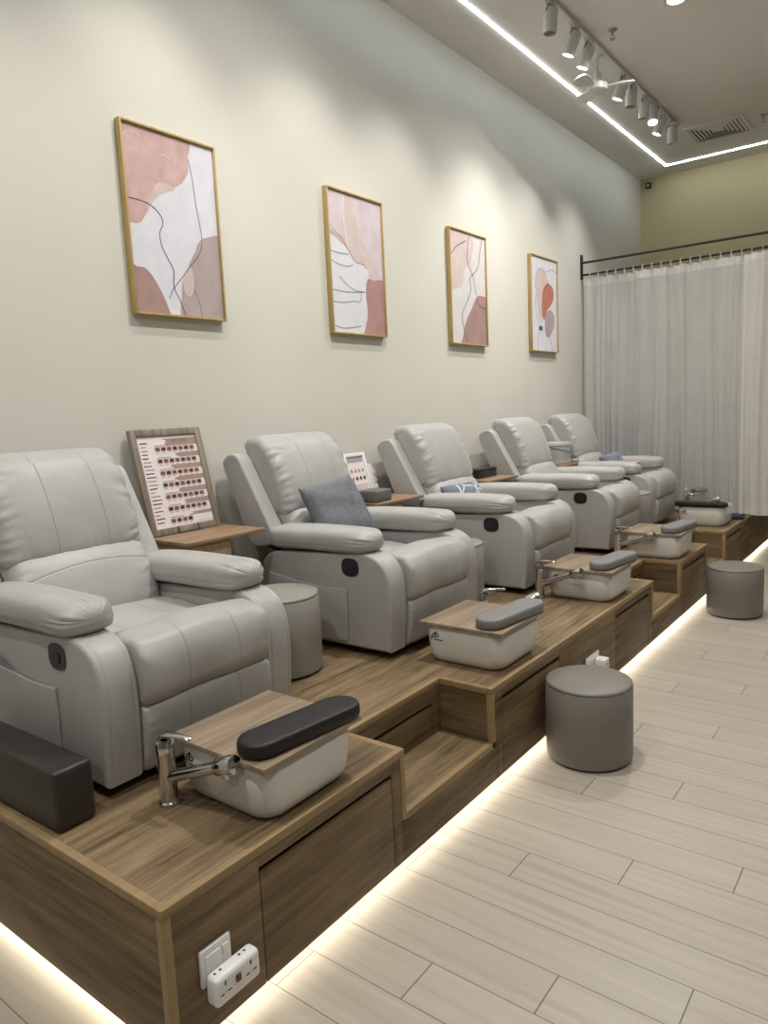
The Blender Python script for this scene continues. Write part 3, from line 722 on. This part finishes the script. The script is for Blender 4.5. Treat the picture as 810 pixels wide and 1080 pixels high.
# ------------------------------------------------------------------ framed lash chart on the first table
def tilted_root(name, bl, w, h, lean, label, cat, group=None):
    """an Empty at the lower-left corner; local x = along the wall (+Y), z = up the leaning face, y = into the wall."""
    o = empty(name, (0, 0, 0), label, cat, group)
    a = Vector((-lean[0], lean[1], 0)).normalized()      # along the bottom edge
    o['tmp'] = 0; del o['tmp']
    return o
def lean_frame(name, p, yaw, lean, label, cat):
    o = empty(name, p, label, cat)
    ex = Vector((math.sin(yaw), math.cos(yaw), 0)); nz = Vector((math.cos(yaw), -math.sin(yaw), 0))   # nz faces the room
    ez = Vector((0, 0, 1))*math.cos(lean)-nz*math.sin(lean); ey = ez.cross(ex)
    o.matrix_world = Matrix((( ex.x, ey.x, ez.x, p[0]), (ex.y, ey.y, ez.y, p[1]), (ex.z, ey.z, ez.z, p[2]), (0, 0, 0, 1)))
    return o
def lash_chart():
    w, h = .385, .472
    r = lean_frame('framed_chart', (-2.655, 1.835, .9625), -.03, .22, 'large lash style chart in a weathered wood frame, leaning on the first end table', 'chart')
    fw = .030; f = MB()
    f.box(0, fw, 0, .022, 0, h, .002); f.box(w-fw, w, 0, .022, 0, h, .002)
    f.box(fw, w-fw, 0, .022, 0, fw, .002); f.box(fw, w-fw, 0, .022, h-fw, h, .002)
    f.build('frame', M['greywood'], r)
    iw, ih = w-2*fw, h-2*fw
    mats = ['paper', 'tan', 'brown', 'ink', 'rose', 'a_blush']
    c = MB(); c.box(fw, w-fw, .008, .018, fw, h-fw)
    mp = lambda u, v, d: (fw+u*iw, .008-.0004*d, fw+v*ih)
    # tan banners behind the top of every row, ragged left end
    rnd = random.Random(3)
    for k in range(7):
        v = .93-k*.137
        u0 = (.46, .62, .50, .52, .50, .56, .64)[k]; hh = .075 if k < 6 else .05
        top = [(1, v+hh*.45), (1, v-hh*.7)]
        jag = [(u0+rnd.uniform(-.06, .06), v-hh*.7+hh*1.15*j/5) for j in range(6)]
        flat(c, [(1, v-hh*.7)]+[(1, v+hh*.5)]+jag[::-1], 1, 1, mp)
    text_mesh(c, 'Lash Catalog', 2, mp, .055, .55, .925, 2, .40)
    for k in range(7):
        v = .855-k*.131; n = 7 if k < 6 else 4
        flat(c, [(.26, v+.028), (.99, v+.028), (.99, v-.050), (.26, v-.050)], 1.6, 0, mp)
        for j in range(n):
            u = .31+j*.097
            flat(c, [(u-.043, v-.030), (u+.043, v-.030), (u+.043, v+.022), (u-.043, v+.022)], 2.2, 4 if (k+j) % 3 else 1, mp)
            blob(c, [(u-.036, v-.006), (u-.012, v+.014), (u+.022, v+.012), (u+.036, v-.006), (u+.01, v-.020), (u-.018, v-.018)], 3, 3 if (j+k) % 2 else 2, mp, 3)
            flat(c, [(u-.025, v-.040), (u+.02, v-.040), (u+.02, v-.045), (u-.025, v-.045)], 2.4, 2, mp)
        flat(c, [(.28, v+.038), (.5, v+.038), (.5, v+.033), (.28, v+.033)], 2.4, 2, mp)
    for k in range(22):
        v = .93-k*.041; ln = rnd.uniform(.06, .16)
        flat(c, [(.04, v), (.04+ln, v), (.04+ln, v-.010), (.04, v-.010)], 2.4, 3 if k % 4 == 0 else (4 if k % 3 else 2), mp)
    flat(c, [(.72, .02), (.99, .02), (.99, .085), (.72, .085)], 3.2, 0, mp)
    c.build('chart_sheet', [M[k] for k in mats], r, fix=False)
    s = MB()
    for u in (.14, .25): s.tube([(u, -.012, -.001), (u, -.006, .0), (u, -.004, .03)], .0022, 6)
    s.tube([(.14, -.012, -.001+.002), (.25, -.012, .001)], .0022, 6)
    s.build('stand_clip', M['black_metal'], r)
lash_chart()
def white_chart(p, yaw, lean, w, h, label):
    r = lean_frame('small_framed_chart', p, yaw, lean, label, 'chart'); fw = .022; f = MB()
    f.box(0, fw, 0, .02, 0, h, .002); f.box(w-fw, w, 0, .02, 0, h, .002); f.box(fw, w-fw, 0, .02, 0, fw, .002); f.box(fw, w-fw, 0, .02, h-fw, h, .002)
    f.build('frame', M['white_plastic'], r)
    c = MB(); c.box(fw, w-fw, .008, .016, fw, h-fw); iw, ih = w-2*fw, h-2*fw
    mp = lambda u, v, d: (fw+u*iw, .008-.0004*d, fw+v*ih)
    for u, v, k in ((.62, .62, 1), (.84, .62, 2), (.62, .42, 3), (.84, .42, 3), (.40, .62, 1), (.40, .42, 3), (.18, .62, 2), (.18, .42, 1)):
        blob(c, [(u-.07, v), (u, v+.06), (u+.07, v), (u, v-.06)], 2, k, mp, 4)
    for k in range(4): flat(c, [(.1, .25-k*.05), (.9, .25-k*.05), (.9, .235-k*.05), (.1, .235-k*.05)], 2, 2, mp)
    flat(c, [(.05, .97), (.95, .97), (.95, .85), (.05, .85)], 2, 4, mp)
    c.build('chart_sheet', [M['paper'], M['rose'], M['tan'], M['ink'], M['a_grey']], r, fix=False)
white_chart((-2.66, 3.200, .9615), -.05, .25, .21, .27, 'small colour chart in a white frame behind the grey hand rest')
white_chart((-2.60, 4.335, .9615), -.05, .25, .12, .27, 'white framed chart standing behind the third recliner headrest')
# display stand of nail tips, with four little tips, beside the white chart
r = lean_frame('sample_card', (-2.70, 3.435, .9615), -.05, .2, 'white nail sample card leaning beside the small white framed chart', 'sample card')
MB().prism([(0, 0), (.06, 0), (.065, .06), (.05, .10), (.055, .14), (.03, .19), (0, .19)], 0, .006, lambda a, b, c: (a, c, b)).build('card', M['white_plastic'], r)
for k in range(3):
    t = MB(); t.box(.035, .06, -.006, -.0005, .03+k*.045, .05+k*.045, .002); t.build('nail_tip', M['a_blush'], r)
# hand rest
b = MB(); b.box(-.07, .07, -.075, .075, 0, .066, .010, seg=3); o = b.build('hand_rest', M['hand_rest']); o.location = (-2.500, 3.185, .9605); o.rotation_euler = (0, 0, .05)
tag(o, 'grey padded hand rest block on the end table by the second recliner', 'hand rest')
# black box
root = empty('black_box', (-2.58, 4.54, .9605), 'low black box on the end table between third and fourth recliners', 'box')
MB().box(-.05, .05, -.13, .13, 0, .052, .003).build('body', M['black_plastic'], root)
MB().box(-.052, .052, -.132, .132, .0525, .066, .003).build('lid', M['black_metal'], root)
# bucket
root = empty('bucket', (-2.545, 5.735, .9605), 'white plastic bucket with a grey-blue carrying strap on the last end table', 'bucket')
MB().lathe([(.0001, .004), (.112, .004), (.132, .155), (.139, .158), (.139, .177), (.134, .177), (.129, .16), (.107, .01), (.0001, .01)], n=40).build('body', M['bucket'], root, 40)
hp = []
for k in range(17):
    a = PI*k/16; hp.append((.139*math.sin(a), .146*math.cos(a), .160-.055*math.sin(a)))
MB().tube(hp, .006, 8).build('handle', plain('slate handle plastic', (.16, .18, .24), .5), root)
b = MB(); b.box(-.025, .025, -.03, .03, 0, .03, .004); o = b.build('peach_box', plain('peach card', (.55, .36, .28), .6)); o.location = (-2.425, 5.855, .9605)
tag(o, 'tiny peach box beside the white bucket', 'box')

# ------------------------------------------------------------------ foot basins
def rrect(hx, hy, r, n=8):
    P = []
    for cx, cy, a0 in ((hx-r, hy-r, 0), (-hx+r, hy-r, PI/2), (-hx+r, -hy+r, PI), (hx-r, -hy+r, 3*PI/2)):
        for k in range(n+1): a = a0+PI/2*k/n; P.append((cx+r*math.cos(a), cy+r*math.sin(a)))
    return P
def basin_mesh(hx, hy, H):
    secs = [(.0, hx*.84, hy*.84, .05), (.003, hx*.885, hy*.885, .055), (.014, hx*.94, hy*.94, .06), (.034, hx*.975, hy*.975, .06), (H*.5, hx*.992, hy*.992, .055), (H-.004, hx, hy, .05), (H, hx-.003, hy-.003, .05),
            (H, hx-.017, hy-.017, .045), (H-.01, hx-.02, hy-.02, .045), (.05, hx*.86, hy*.86, .06), (.028, hx*.7, hy*.7, .06)]
    mb = MB(); vs = []; fs = []; m = 36
    for z, a, b, r in secs: vs += [(x, y, z) for x, y in rrect(a, b, r)]
    for k in range(len(secs)-1):
        for i in range(m): fs.append([k*m+i, k*m+(i+1) % m, (k+1)*m+(i+1) % m, (k+1)*m+i])
    fs.append(list(range(m))[::-1]); fs.append([(len(secs)-1)*m+i for i in range(m)])
    mb.add(vs, fs, 0, True); return mb
LOGO = MB()
def logo_mesh(hy):
    mb = MB(); mp = lambda u, v, d: (-.148+u*.062, -hy-.0004, .088+v*.044)
    asp = .7
    stroke(mb, [(.30, .35), (.22, .55), (.34, .80), (.50, .95), (.46, .70), (.38, .52), (.52, .42)], .09, 0, 0, mp, asp)
    stroke(mb, [(.55, .45), (.66, .62), (.58, .80)], .08, 0, 0, mp, asp)
    stroke(mb, [(.02, .55), (.12, .50), (.10, .22), (.18, .18)], .06, 0, 0, mp, asp)
    for k, (a, b) in enumerate(((.32, .45), (.47, .62), (.64, .72), (.74, .90), (.92, .99))): flat(mb, [(a, .16), (b, .16), (b, .27), (a, .27)], 0, 0, mp)
    return mb
def make_basin(loc, label, padmat, padlabel):
    root = empty('foot_basin', loc, label, 'foot basin', 'white foot basins along the platform')
    body = basin_mesh(.180, .180, .155).build('bowl', M['basin'], root, 50)
    logo_mesh(.180).build('logo', M['ink'], body, fix=False)
    return root
def lid_pad(root, mat, plabel, pad_dy=.0):
    l = MB(); l.box(-.192, .192, -.192, .192, .156, .170, .0015); l.build('lid_board', M['lid'], root)
    P = [(x, y) for x, y in rrect(.060, .200, .058, 10)]; ca, sa = math.cos(-.12), math.sin(-.12)
    def W(l, u, v): return (0, 0, 0)
    mb = MB(); vs = []; fs = []; secs = [(.178, .90), (.176, .96), (.182, 1.0), (.198, 1.0), (.207, .975), (.212, .93), (.214, .80), (.2145, .4)]
    m = len(P)
    for z, k in secs: vs += [(.120+x*(k if k > .5 else k), pad_dy+y*(1-(1-k)*.38 if k > .5 else .8), z) for x, y in P]
    for k in range(len(secs)-1):
        for i in range(m): fs.append([k*m+i, k*m+(i+1) % m, (k+1)*m+(i+1) % m, (k+1)*m+i])
    fs.append(list(range(m))[::-1]); fs.append([(len(secs)-1)*m+i for i in range(m)])
    vs = [(.126+(x-.120)*ca-y*sa, .014+(x-.120)*sa+y*ca, z) for x, y, z in vs]
    mb.add(vs, fs, 0, True); o = mb.build('foot_pad', mat, root, 60); o['label'] = plabel
    b = MB(); b.box(.09, .15, -.12+pad_dy, -.07+pad_dy, .170, .178); b.box(.09, .15, .07+pad_dy, .12+pad_dy, .170, .178); b.build('pad_foot', M['black_plastic'], o)
BX = [(-1.484, 1.343), (-1.492, 2.600), (-1.484, 3.778), (-1.474, 4.993), (-1.510, 6.395)]
def basin_at(i, label, mat, plabel, dy=0.):
    r = make_basin((BX[i][0], BX[i][1], ZP+.001), label, mat, plabel)
    lid_pad(r, mat, plabel, 0.); return r
b1 = basin_at(0, 'white foot basin with oak lid and black pad, nearest on the platform', M['pad_black'], 'black foot pad', .03)
b2 = basin_at(1, 'white foot basin with grey pad in front of the second recliner', M['pad_grey'], 'grey foot pad', .03)
dup(b2, (BX[2][0], BX[2][1], ZP+.001), 'white foot basin with grey pad in front of the third recliner')
dup(b2, (BX[3][0], BX[3][1], ZP+.001), 'white foot basin with grey pad in front of the fourth recliner')
r5 = make_basin((BX[4][0], BX[4][1], ZP+.001), 'white foot basin with a black pad and no lid, next to the curtain', None, None)
P = rrect(.205, .065, .06, 10); mb = MB(); secs = [(.157, .93), (.160, 1.), (.182, 1.), (.192, .95), (.194, .6)]; vs = []; fs = []; m = len(P)
for z, k in secs: vs += [(-.005+x*k, -.125+y*k, z) for x, y in P]
for k in range(len(secs)-1):
    for i in range(m): fs.append([k*m+i, k*m+(i+1) % m, (k+1)*m+(i+1) % m, (k+1)*m+i])
fs.append(list(range(m))[::-1]); fs.append([(len(secs)-1)*m+i for i in range(m)])
mb.add(vs, fs, 0, True); o = mb.build('foot_pad', M['pad_black'], r5, 60); o['label'] = 'black foot pad'

# faucets
def make_faucet(loc, rz, label):
    root = empty('pull_out_faucet', loc, label, 'faucet', 'chrome faucets beside the foot basins', rz)
    MB().lathe([(.030, 0), (.030, .008), (.0255, .013), (.0245, .135), (.0265, .145), (.0265, .178), (.022, .186), (.0001, .188)], n=28).build('body', M['chrome'], root, 40)
    a = MB(); a.tube([(.012, 0, .080), (.06, 0, .098), (.13, 0, .124), (.195, 0, .148)], [.018, .0165, .0165, .0175], 16); a.build('spout', M['chrome'], root, 50)
    h = MB(); h.tube([(.190, 0, .146), (.197, 0, .149), (.240, 0, .163), (.253, 0, .167), (.257, 0, .168)], [.018, .0245, .0265, .024, .016], 20); h.tube([(.226, 0, .158), (.236, 0, .131)], [.023, .021], 18); h.build('spray_head', M['chrome'], root, 50)
    k = MB(); k.tube([(-.016, 0, .188), (.0, 0, .198), (.03, 0, .203), (.07, 0, .205), (.098, 0, .204), (.103, 0, .204)], [.010, .019, .015, .0105, .0095, .004], 14, flat=.55); k.build('handle', M['chrome'], root, 50)
    return root
fa = make_faucet((-1.635, 1.108, ZP+.001), .11, 'chrome pull-out faucet beside the nearest foot basin')
dup(fa, (-1.64, 2.875, ZP+.001), 'chrome faucet half hidden behind the second foot basin', rz=.5)
dup(fa, (-1.690, 3.580, ZP+.001), 'chrome faucet beside the third foot basin', rz=-.12)
dup(fa, (-1.690, 4.795, ZP+.001), 'chrome faucet beside the fourth foot basin', rz=-.10)
dup(fa, (-1.72, 6.66, ZP+.001), 'chrome faucet behind the last foot basin by the curtain', rz=.12)

# glass jars by the curtain
root = empty('glass_jar', (-1.67, 6.82, ZP+.001), 'wide glass jar with steel lid behind the last foot basin', 'jar')
MB().lathe([(.0001, .002), (.055, .002), (.060, .02), (.060, .19), (.052, .212), (.049, .212), (.056, .188), (.056, .02), (.0001, .008)], n=32).build('jar_body', M['glass'], root, 40)
MB().lathe([(.0001, .213), (.072, .213), (.075, .222), (.071, .236), (.03, .244), (.0001, .245)], n=32).build('lid', M['steel'], root, 40)
MB().lathe([(.0001, .012), (.05, .012), (.052, .08), (.04, .13), (.0001, .14)], n=20).build('contents', M['a_blush'], root, 60)
root = empty('slim_bottle', (-1.775, 6.80, ZP+.001), 'slim clear bottle with pink liquid beside the steel-lidded jar', 'bottle')
MB().lathe([(.0001, .001), (.022, .001), (.022, .17), (.010, .195), (.010, .22), (.0001, .22)], n=20).build('bottle_body', M['glass'], root, 40)
MB().lathe([(.0125, .221), (.0125, .245), (.0001, .247)], n=16).build('cap', M['white_plastic'], root, 40)
MB().lathe([(.0001, .003), (.019, .003), (.019, .14), (.0001, .14)], n=16).build('liquid', M['rose'], root, 40)

# ------------------------------------------------------------------ sockets on the platform front
def wall_plate(y0, y1, z0, z1, label):
    root = empty('wall_socket', (XF, (y0+y1)/2, z0), label, 'socket')
    w = y1-y0; h = z1-z0
    MB().box(0, .010, -w/2, w/2, 0, h, .003).build('plate', M['white_plastic'], root)
    MB().box(.0103, .0135, w*.20, w*.38, h*.55, h*.82, .001).build('switch', M['white_plastic'], root)
    MB().box(.0103, .0125, -w*.36, w*.12, h*.30, h*.82, .001).build('socket_face', M['white_plastic'], root)
    return root
wall_plate(.900, .988, .172, .262, 'white wall socket with a switch near the platform corner')
root = empty('plug_adapter', (XF+.0142, .968, .140), 'white multi-socket adapter with red switch plugged in near the platform corner', 'adapter')
MB().box(.002, .042, -.067, .067, 0, .072, .012, seg=4).build('body', M['white_plastic'], root)
MB().box(-.0005, .0018, -.03, .03, .02, .055).build('plug', M['white_plastic'], root)
s = MB()
for cy in (-.040, .036):
    for dy, dz, a, b in ((0, .020, .0022, .006), (-.010, -.004, .005, .0018), (.011, -.004, .005, .0018), (0, -.002, .0012, .0012)):
        s.box(.0415, .0424, cy+dy-a, cy+dy+a, .034+dz-b, .034+dz+b)
for cy in (-.050, -.034, .022, .038): s.box(.016, .022, cy-.003, cy+.003, .0715, .0724)
s.build('socket_hole', M['ink'], root)
MB().box(.0418, .046, -.010, .004, .034, .052, .001).build('rocker_switch', plain('red brown rocker', (.14, .03, .025), .35), root)
wall_plate(3.175, 3.335, .168, .254, 'white wall socket on the platform front behind the round stool')
root = empty('plug_charger', (XF+.0142, 3.292, .180), 'white plug-in charger cube behind the round stool', 'charger')
MB().box(0, .052, -.028, .028, 0, .052, .006, seg=3).build('body', M['white_plastic'], root)
MB().box(.0521, .0528, -.006, .006, .022, .030).build('port', M['ink'], root)

# ------------------------------------------------------------------ curtain and rods
YCU = 6.95
root = empty('curtain_rod', (XW, YCU, 2.60), 'black double curtain rod fixed to the wall above the white curtain', 'curtain rod')
b = MB(); b.box(.001, .014, -.022, .022, 0.03, .26, .003); b.build('wall_bracket', M['black_metal'], root)
for z, nm in ((.185, 'upper_rod'), (.070, 'lower_rod')):
    MB().tube([(.010, 0, z), (3.6, 0, z)], .0105, 12).build(nm, M['black_metal'], root)
def curtain(x0, x1, z0, z1, seed, label, mat, yoff=0.):
    rnd = random.Random(seed)
    root = empty('curtain', ((x0+x1)/2, YCU, z0), label, 'curtain')
    nx = int((x1-x0)/.006); nz = 30; h = z1-z0; cx = (x0+x1)/2
    def yo(x, t):
        q = x+.012*math.sin(4*t+x*5)
        v = noise.noise(Vector((q*10, seed, .25*t)))*1.5+noise.noise(Vector((q*24, seed+9, .4*t)))*.75
        v = math.copysign(min(1.3, abs(v))**.8, v)
        return yoff+.038*v*(.65+.35*(1-t))+.005*noise.noise(Vector((q*75, seed, t)))
    def sheet(za, zb, n, off):
        vs = []; fs = []
        for j in range(n+1):
            z = za+(zb-za)*j/n; t = z/h
            for i in range(nx+1):
                x = x0+(x1-x0)*i/nx; dz = 0
                if j == n: dz = -.010*abs(math.sin((x-x0)*PI/.083))
                if za == 0 and j == 0: dz = .008*math.sin(x*23)
                vs.append((x-cx, yo(x, t)+off, z+dz))
        for j in range(n):
            for i in range(nx): a = j*(nx+1)+i; fs.append([a, a+1, a+nx+2, a+nx+1])
        return MB().add(vs, fs, 0, True)
    sheet(0, h, nz, 0).build('panel', mat, root, 0, False)
    sheet(h-.075, h+.001, 3, -.003).build('heading_band', M['curtain_band'], root, 0, False)
    sheet(0, .05, 2, -.003).build('hem', mat, root, 0, False)
    k = 0; x = x0+.06
    while x < x1-.02:
        y = yo(x, 1)
        pts = [(x-cx, y-.004, h-.03), (x-cx, -.014, h+.008)]+[(x-cx, -.015*math.cos(PI*q/6), h+.012+.0+.018+.015*math.sin(PI*q/6)) for q in range(7)]+[(x-cx, .014, h+.008), (x-cx, y+.004, h-.02)]
        MB().tube(pts, .0055, 6, flat=.6).build('tab_loop', M['curtain_band'], root)
        x += .083
        k += 1
    return root
curtain(XW+.03, -1.345, .432, 2.638, 5, 'cool white sheer curtain panel hanging behind the last recliner, from the wall', M['curtain'], .012)
curtain(-1.365, .62, .420, 2.638, 11, 'cream curtain panel hanging past the platform edge over the floor', M['curtain_warm'], -.022)
# ------------------------------------------------------------------ ceiling
XL, YL = -2.43, 8.38
l = MB(); w = .0075
l.box(XL-w, XL+w, YB+.6, YL+w, ZC-.006, ZC+.002); l.box(XL+w, XR-.5, YL-w, YL+w, ZC-.006, ZC+.002)
o = struct(l.build('trim_1', M['led']), 'cool white light line set in the ceiling')
# track
XT = -2.005
root = empty('light_track', (XT, 3.2, ZC), 'white ceiling light track carrying a line of spotlights', 'light track')
MB().box(-.018, .018, -3.2, 4.05, -.030, -.0005, .002).build('rail', M['white_metal'], root)
s = MB()
for k in range(8): s.box(-.019, -.0181, 1.32+k*.36, 1.32+k*.36+(.30 if k % 3 == 0 else .06), -.024, -.008)
s.build('rail_slot', M['black_plastic'], root)
def make_head(loc, tilt, rz, label, lit):
    root = empty('track_spotlight', loc, label, 'spotlight', 'white cylinder spotlights on the ceiling track', rz)
    MB().box(-.016, .016, -.045, .045, -.022, 0, .002).build('adapter', M['white_metal'], root)
    MB().tube([(0, 0, -.02), (0, 0, -.045)], .007, 10).build('stem', M['white_metal'], root)
    MB().tube([(0, -.03, -.02), (0, -.046, -.03), (-.01, -.048, -.06)], .003, 6).build('lead', M['black_plastic'], root)
    R = Matrix.Translation((0, 0, -.05)) @ Matrix.Rotation(tilt, 4, 'Y')
    MB().lathe([(.0001, .012), (.040, .012), (.042, .009), (.042, -.125), (.038, -.125), (.036, -.112)], n=28, mat=R).build('barrel', M['white_metal'], root, 40)
    MB().lathe([(.0001, -.113), (.036, -.113)], n=28, mat=R).build('lens', M['lamp_on'] if lit else M['grey_plastic'], root, 40, False)
    if lit:
        ld = bpy.data.lights.new('spot_lamp', 'SPOT'); ld.energy = 38; ld.color = (1, .985, .945); ld.spot_size = math.radians(84); ld.spot_blend = 1.; ld.shadow_soft_size = .04
        lo = bpy.data.objects.new('spot_lamp', ld); COL.objects.link(lo); lo.parent = root
        lo.matrix_local = R @ Matrix.Translation((0, 0, -.13))
    return root
T1 = math.radians(22)
zt = ZC-.0305
lit = make_head((XT, 4.90, zt), T1, .0, 'first lit white spotlight on the track from the near end', True)
off = make_head((XT, 4.53, zt), math.radians(4), .0, 'unlit white spotlight at the near end of the visible track', False)
NAMES = {5.14: 'second lit white spotlight on the track, tilted to the wall', 5.83: 'lit white spotlight just behind the ceiling fan',
         6.54: 'lit white spotlight facing the room, lens fully visible', 6.80: 'lit white spotlight second from the far end of the track'}
for y, rz in ((5.14, .0), (5.83, .1), (6.54, 1.88), (6.80, .2)): dup(lit, (XT, y, zt), NAMES[y], rz=rz)
for y, rz, n in ((6.02, .3, 'unlit white spotlight next after the ceiling fan'), (6.33, .0, 'unlit white spotlight tilted to the wall, midway along the track'),
                 (7.10, -1.2, 'unlit white spotlight at the far end of the track near the vent')): dup(off, (XT, y, zt), n, rz=rz)
for y in (1.0, 2.05, 3.1, 3.9): dup(lit, (XT, y, zt), 'unseen lit spotlight added on the near part of the track to light the wall', rz=0)  # out-of-view heads added to light the near wall
# fan
root = empty('ceiling_fan', (-2.045, 5.40, ZC), 'small white three-blade ceiling fan hanging by the light track', 'ceiling fan')
MB().lathe([(.0001, -.002), (.045, -.002), (.045, -.03), (.012, -.05), (.0001, -.05)], n=24).build('canopy', M['white_metal'], root, 40)
MB().tube([(0, 0, -.045), (0, 0, -.17)], .010, 10).build('rod', M['white_metal'], root)
MB().lathe([(.0001, -.14), (.022, -.145), (.03, -.19), (.035, -.21), (.07, -.225), (.072, -.265), (.06, -.275), (.0001, -.277)], n=28).build('motor', M['white_metal'], root, 40)
for k in range(3):
    a = .35+k*2*PI/3; R = Matrix.Rotation(a, 4, 'Z') @ Matrix.Rotation(.22, 4, 'X')
    P = catmull([(.06, -.012), (.10, -.03), (.17, -.055), (.235, -.045), (.255, 0), (.235, .045), (.17, .05), (.10, .028), (.06, .012)], 5)
    mb = MB(); mb.prism([(p.x, p.y) for p in P], -.244, -.236, lambda x, y, z: tuple(Matrix.Rotation(a, 4, 'Z') @ (Matrix.Translation((0, 0, -.24)) @ Matrix.Rotation(.22, 4, 'X') @ Vector((x, y, z+.24)))))
    mb.build('blade', M['white_metal'], root)
# vent
root = empty('air_vent', (-1.75, 7.655, ZC), 'square louvred air vent set in the ceiling near the far wall', 'air vent')
H = .255; s = MB()
for k in range(1):
    for (a, b, c, d) in ((-H, H, -H, -H+.03), (-H, H, H-.03, H), (-H, -H+.03, -H+.03, H-.03), (H-.03, H, -H+.03, H-.03)): s.box(a, b, c, d, -.014, -.0005, .002)
s.build('frame', M['ceil'], root)
MB().box(-H+.03, H-.03, -H+.03, H-.03, -.003, -.0005).build('backing', M['dark'], root)
s = MB()
for k in range(1, 7):
    q = H-.024-k*.033; t = .021
    if q < .03: break
    for sx, sy, ln in ((1, 0, q), (-1, 0, q), (0, 1, q), (0, -1, q)):
        if sx: s.add([(sx*q, -ln, -.014), (sx*q, ln, -.014), (sx*(q+t), ln+t, -.011), (sx*(q+t), -ln-t, -.011)], [[0, 1, 2, 3]])
        else: s.add([(-ln, sy*q, -.014), (ln, sy*q, -.014), (ln+t, sy*(q+t), -.011), (-ln-t, sy*(q+t), -.011)], [[0, 1, 2, 3]])
s.box(-.03, .03, -.03, .03, -.012, -.004)
s.build('louvre', M['ceil'], root)
# sprinklers
def make_spr(loc, label):
    root = empty('fire_sprinkler', loc, label, 'sprinkler', 'fire sprinklers on the ceiling')
    MB().lathe([(.0001, -.001), (.030, -.001), (.028, -.006), (.012, -.010), (.0001, -.010)], n=20).build('escutcheon', M['grey_plastic'], root, 40)
    s = MB(); s.tube([(0, 0, -.01), (0, 0, -.035)], .009, 10); s.tube([(-.003, 0, -.03), (-.014, 0, -.045), (-.003, 0, -.062)], .0035, 8); s.tube([(.003, 0, -.03), (.014, 0, -.045), (.003, 0, -.062)], .0035, 8); s.build('body', M['steel'], root)
    d = MB(); d.lathe([(.0001, -.062), (.018, -.062), (.018, -.065), (.0001, -.065)], n=12); d.build('deflector', M['steel'], root, 40)
    return root
sp = make_spr((-1.855, 5.18, ZC), 'small steel fire sprinkler beside the light track')
dup(sp, (-1.355, 7.58, ZC), 'small steel fire sprinkler beside the air vent')
# downlights
def make_down(loc, label):
    root = empty('downlight', loc, label, 'downlight', 'recessed ceiling downlights')
    MB().lathe([(.052, -.002), (.056, -.006), (.072, -.004), (.075, -.0005), (.052, -.0005)], n=36).build('rim', M['white_metal'], root, 40)
    MB().lathe([(.0001, -.003), (.0525, -.003)], n=36).build('diffuser', M['lamp_down'], root, 40, False)
    ld = bpy.data.lights.new('lamp', 'AREA'); ld.shape = 'DISK'; ld.size = .10; ld.energy = 29; ld.color = (1, .985, .95); ld.spread = math.radians(150)
    lo = bpy.data.objects.new('lamp', ld); COL.objects.link(lo); lo.parent = root; lo.location = (0, 0, -.008)
    return root
dl = make_down((-1.42, 5.09, ZC), 'round lit downlight in the ceiling above the row of recliners')
def soften(root, e):
    for c in kids(root):
        if c.type == 'LIGHT': c.data = c.data.copy(); c.data.energy = e
for x, y, e in ((-1.42, 2.6, 29), (-1.42, .1, 22), (.7, 5.09, 16), (.7, 2.6, 16), (.7, .1, 14), (-1.42, -2.2, 10), (.7, -2.2, 10)):  # unseen downlights added to lift the room's brightness
    soften(dup(dl, (x, y, ZC), 'added downlight out of view, put in to brighten the room'), e)
# corner camera
root = empty('security_camera', (-2.71, YF, 3.84), 'tiny black camera high in the far wall corner', 'camera')
MB().box(-.03, .03, -.045, -.001, -.03, .03, .008).build('housing', M['black_plastic'], root)
MB().lathe([(.0001, .006), (.016, .004), (.018, 0)], n=16, mat=Matrix.Translation((0, -.045, 0)) @ Matrix.Rotation(PI/2, 4, 'X')).build('lens', M['chrome'], root, 40)

# ------------------------------------------------------------------ camera, view
def cam():
    yaw, pitch, roll = map(math.radians, (-37.423, -7.796, -2.589)); f = 765.16
    cy, sy = math.cos(yaw), math.sin(yaw); f0 = Vector((sy, cy, 0)); r0 = Vector((cy, -sy, 0)); u0 = Vector((0, 0, 1))
    cp, sp_ = math.cos(pitch), math.sin(pitch); fw = cp*f0+sp_*u0; u = cp*u0-sp_*f0
    c, s_ = math.cos(roll), math.sin(roll); rr = c*r0+s_*u; uu = c*u-s_*r0
    cd = bpy.data.cameras.new('camera'); cd.sensor_fit = 'AUTO'; cd.sensor_width = 36; cd.lens = f/1080*36; cd.clip_start = .02
    o = bpy.data.objects.new('camera', cd); COL.objects.link(o)
    o.matrix_world = Matrix(((rr.x, uu.x, -fw.x, 0), (rr.y, uu.y, -fw.y, 0), (rr.z, uu.z, -fw.z, 1.45), (0, 0, 0, 1)))
    SC.camera = o
cam()
wd = bpy.data.worlds.new('world'); SC.world = wd; wd.use_nodes = True
wd.node_tree.nodes['Background'].inputs[0].default_value = (.9, .92, 1, 1); wd.node_tree.nodes['Background'].inputs[1].default_value = .3
SC.view_settings.view_transform = 'Standard'; SC.view_settings.look = 'None'
SC.view_settings.exposure = .17; SC.view_settings.gamma = 1.; SC.view_settings.use_curve_mapping = False
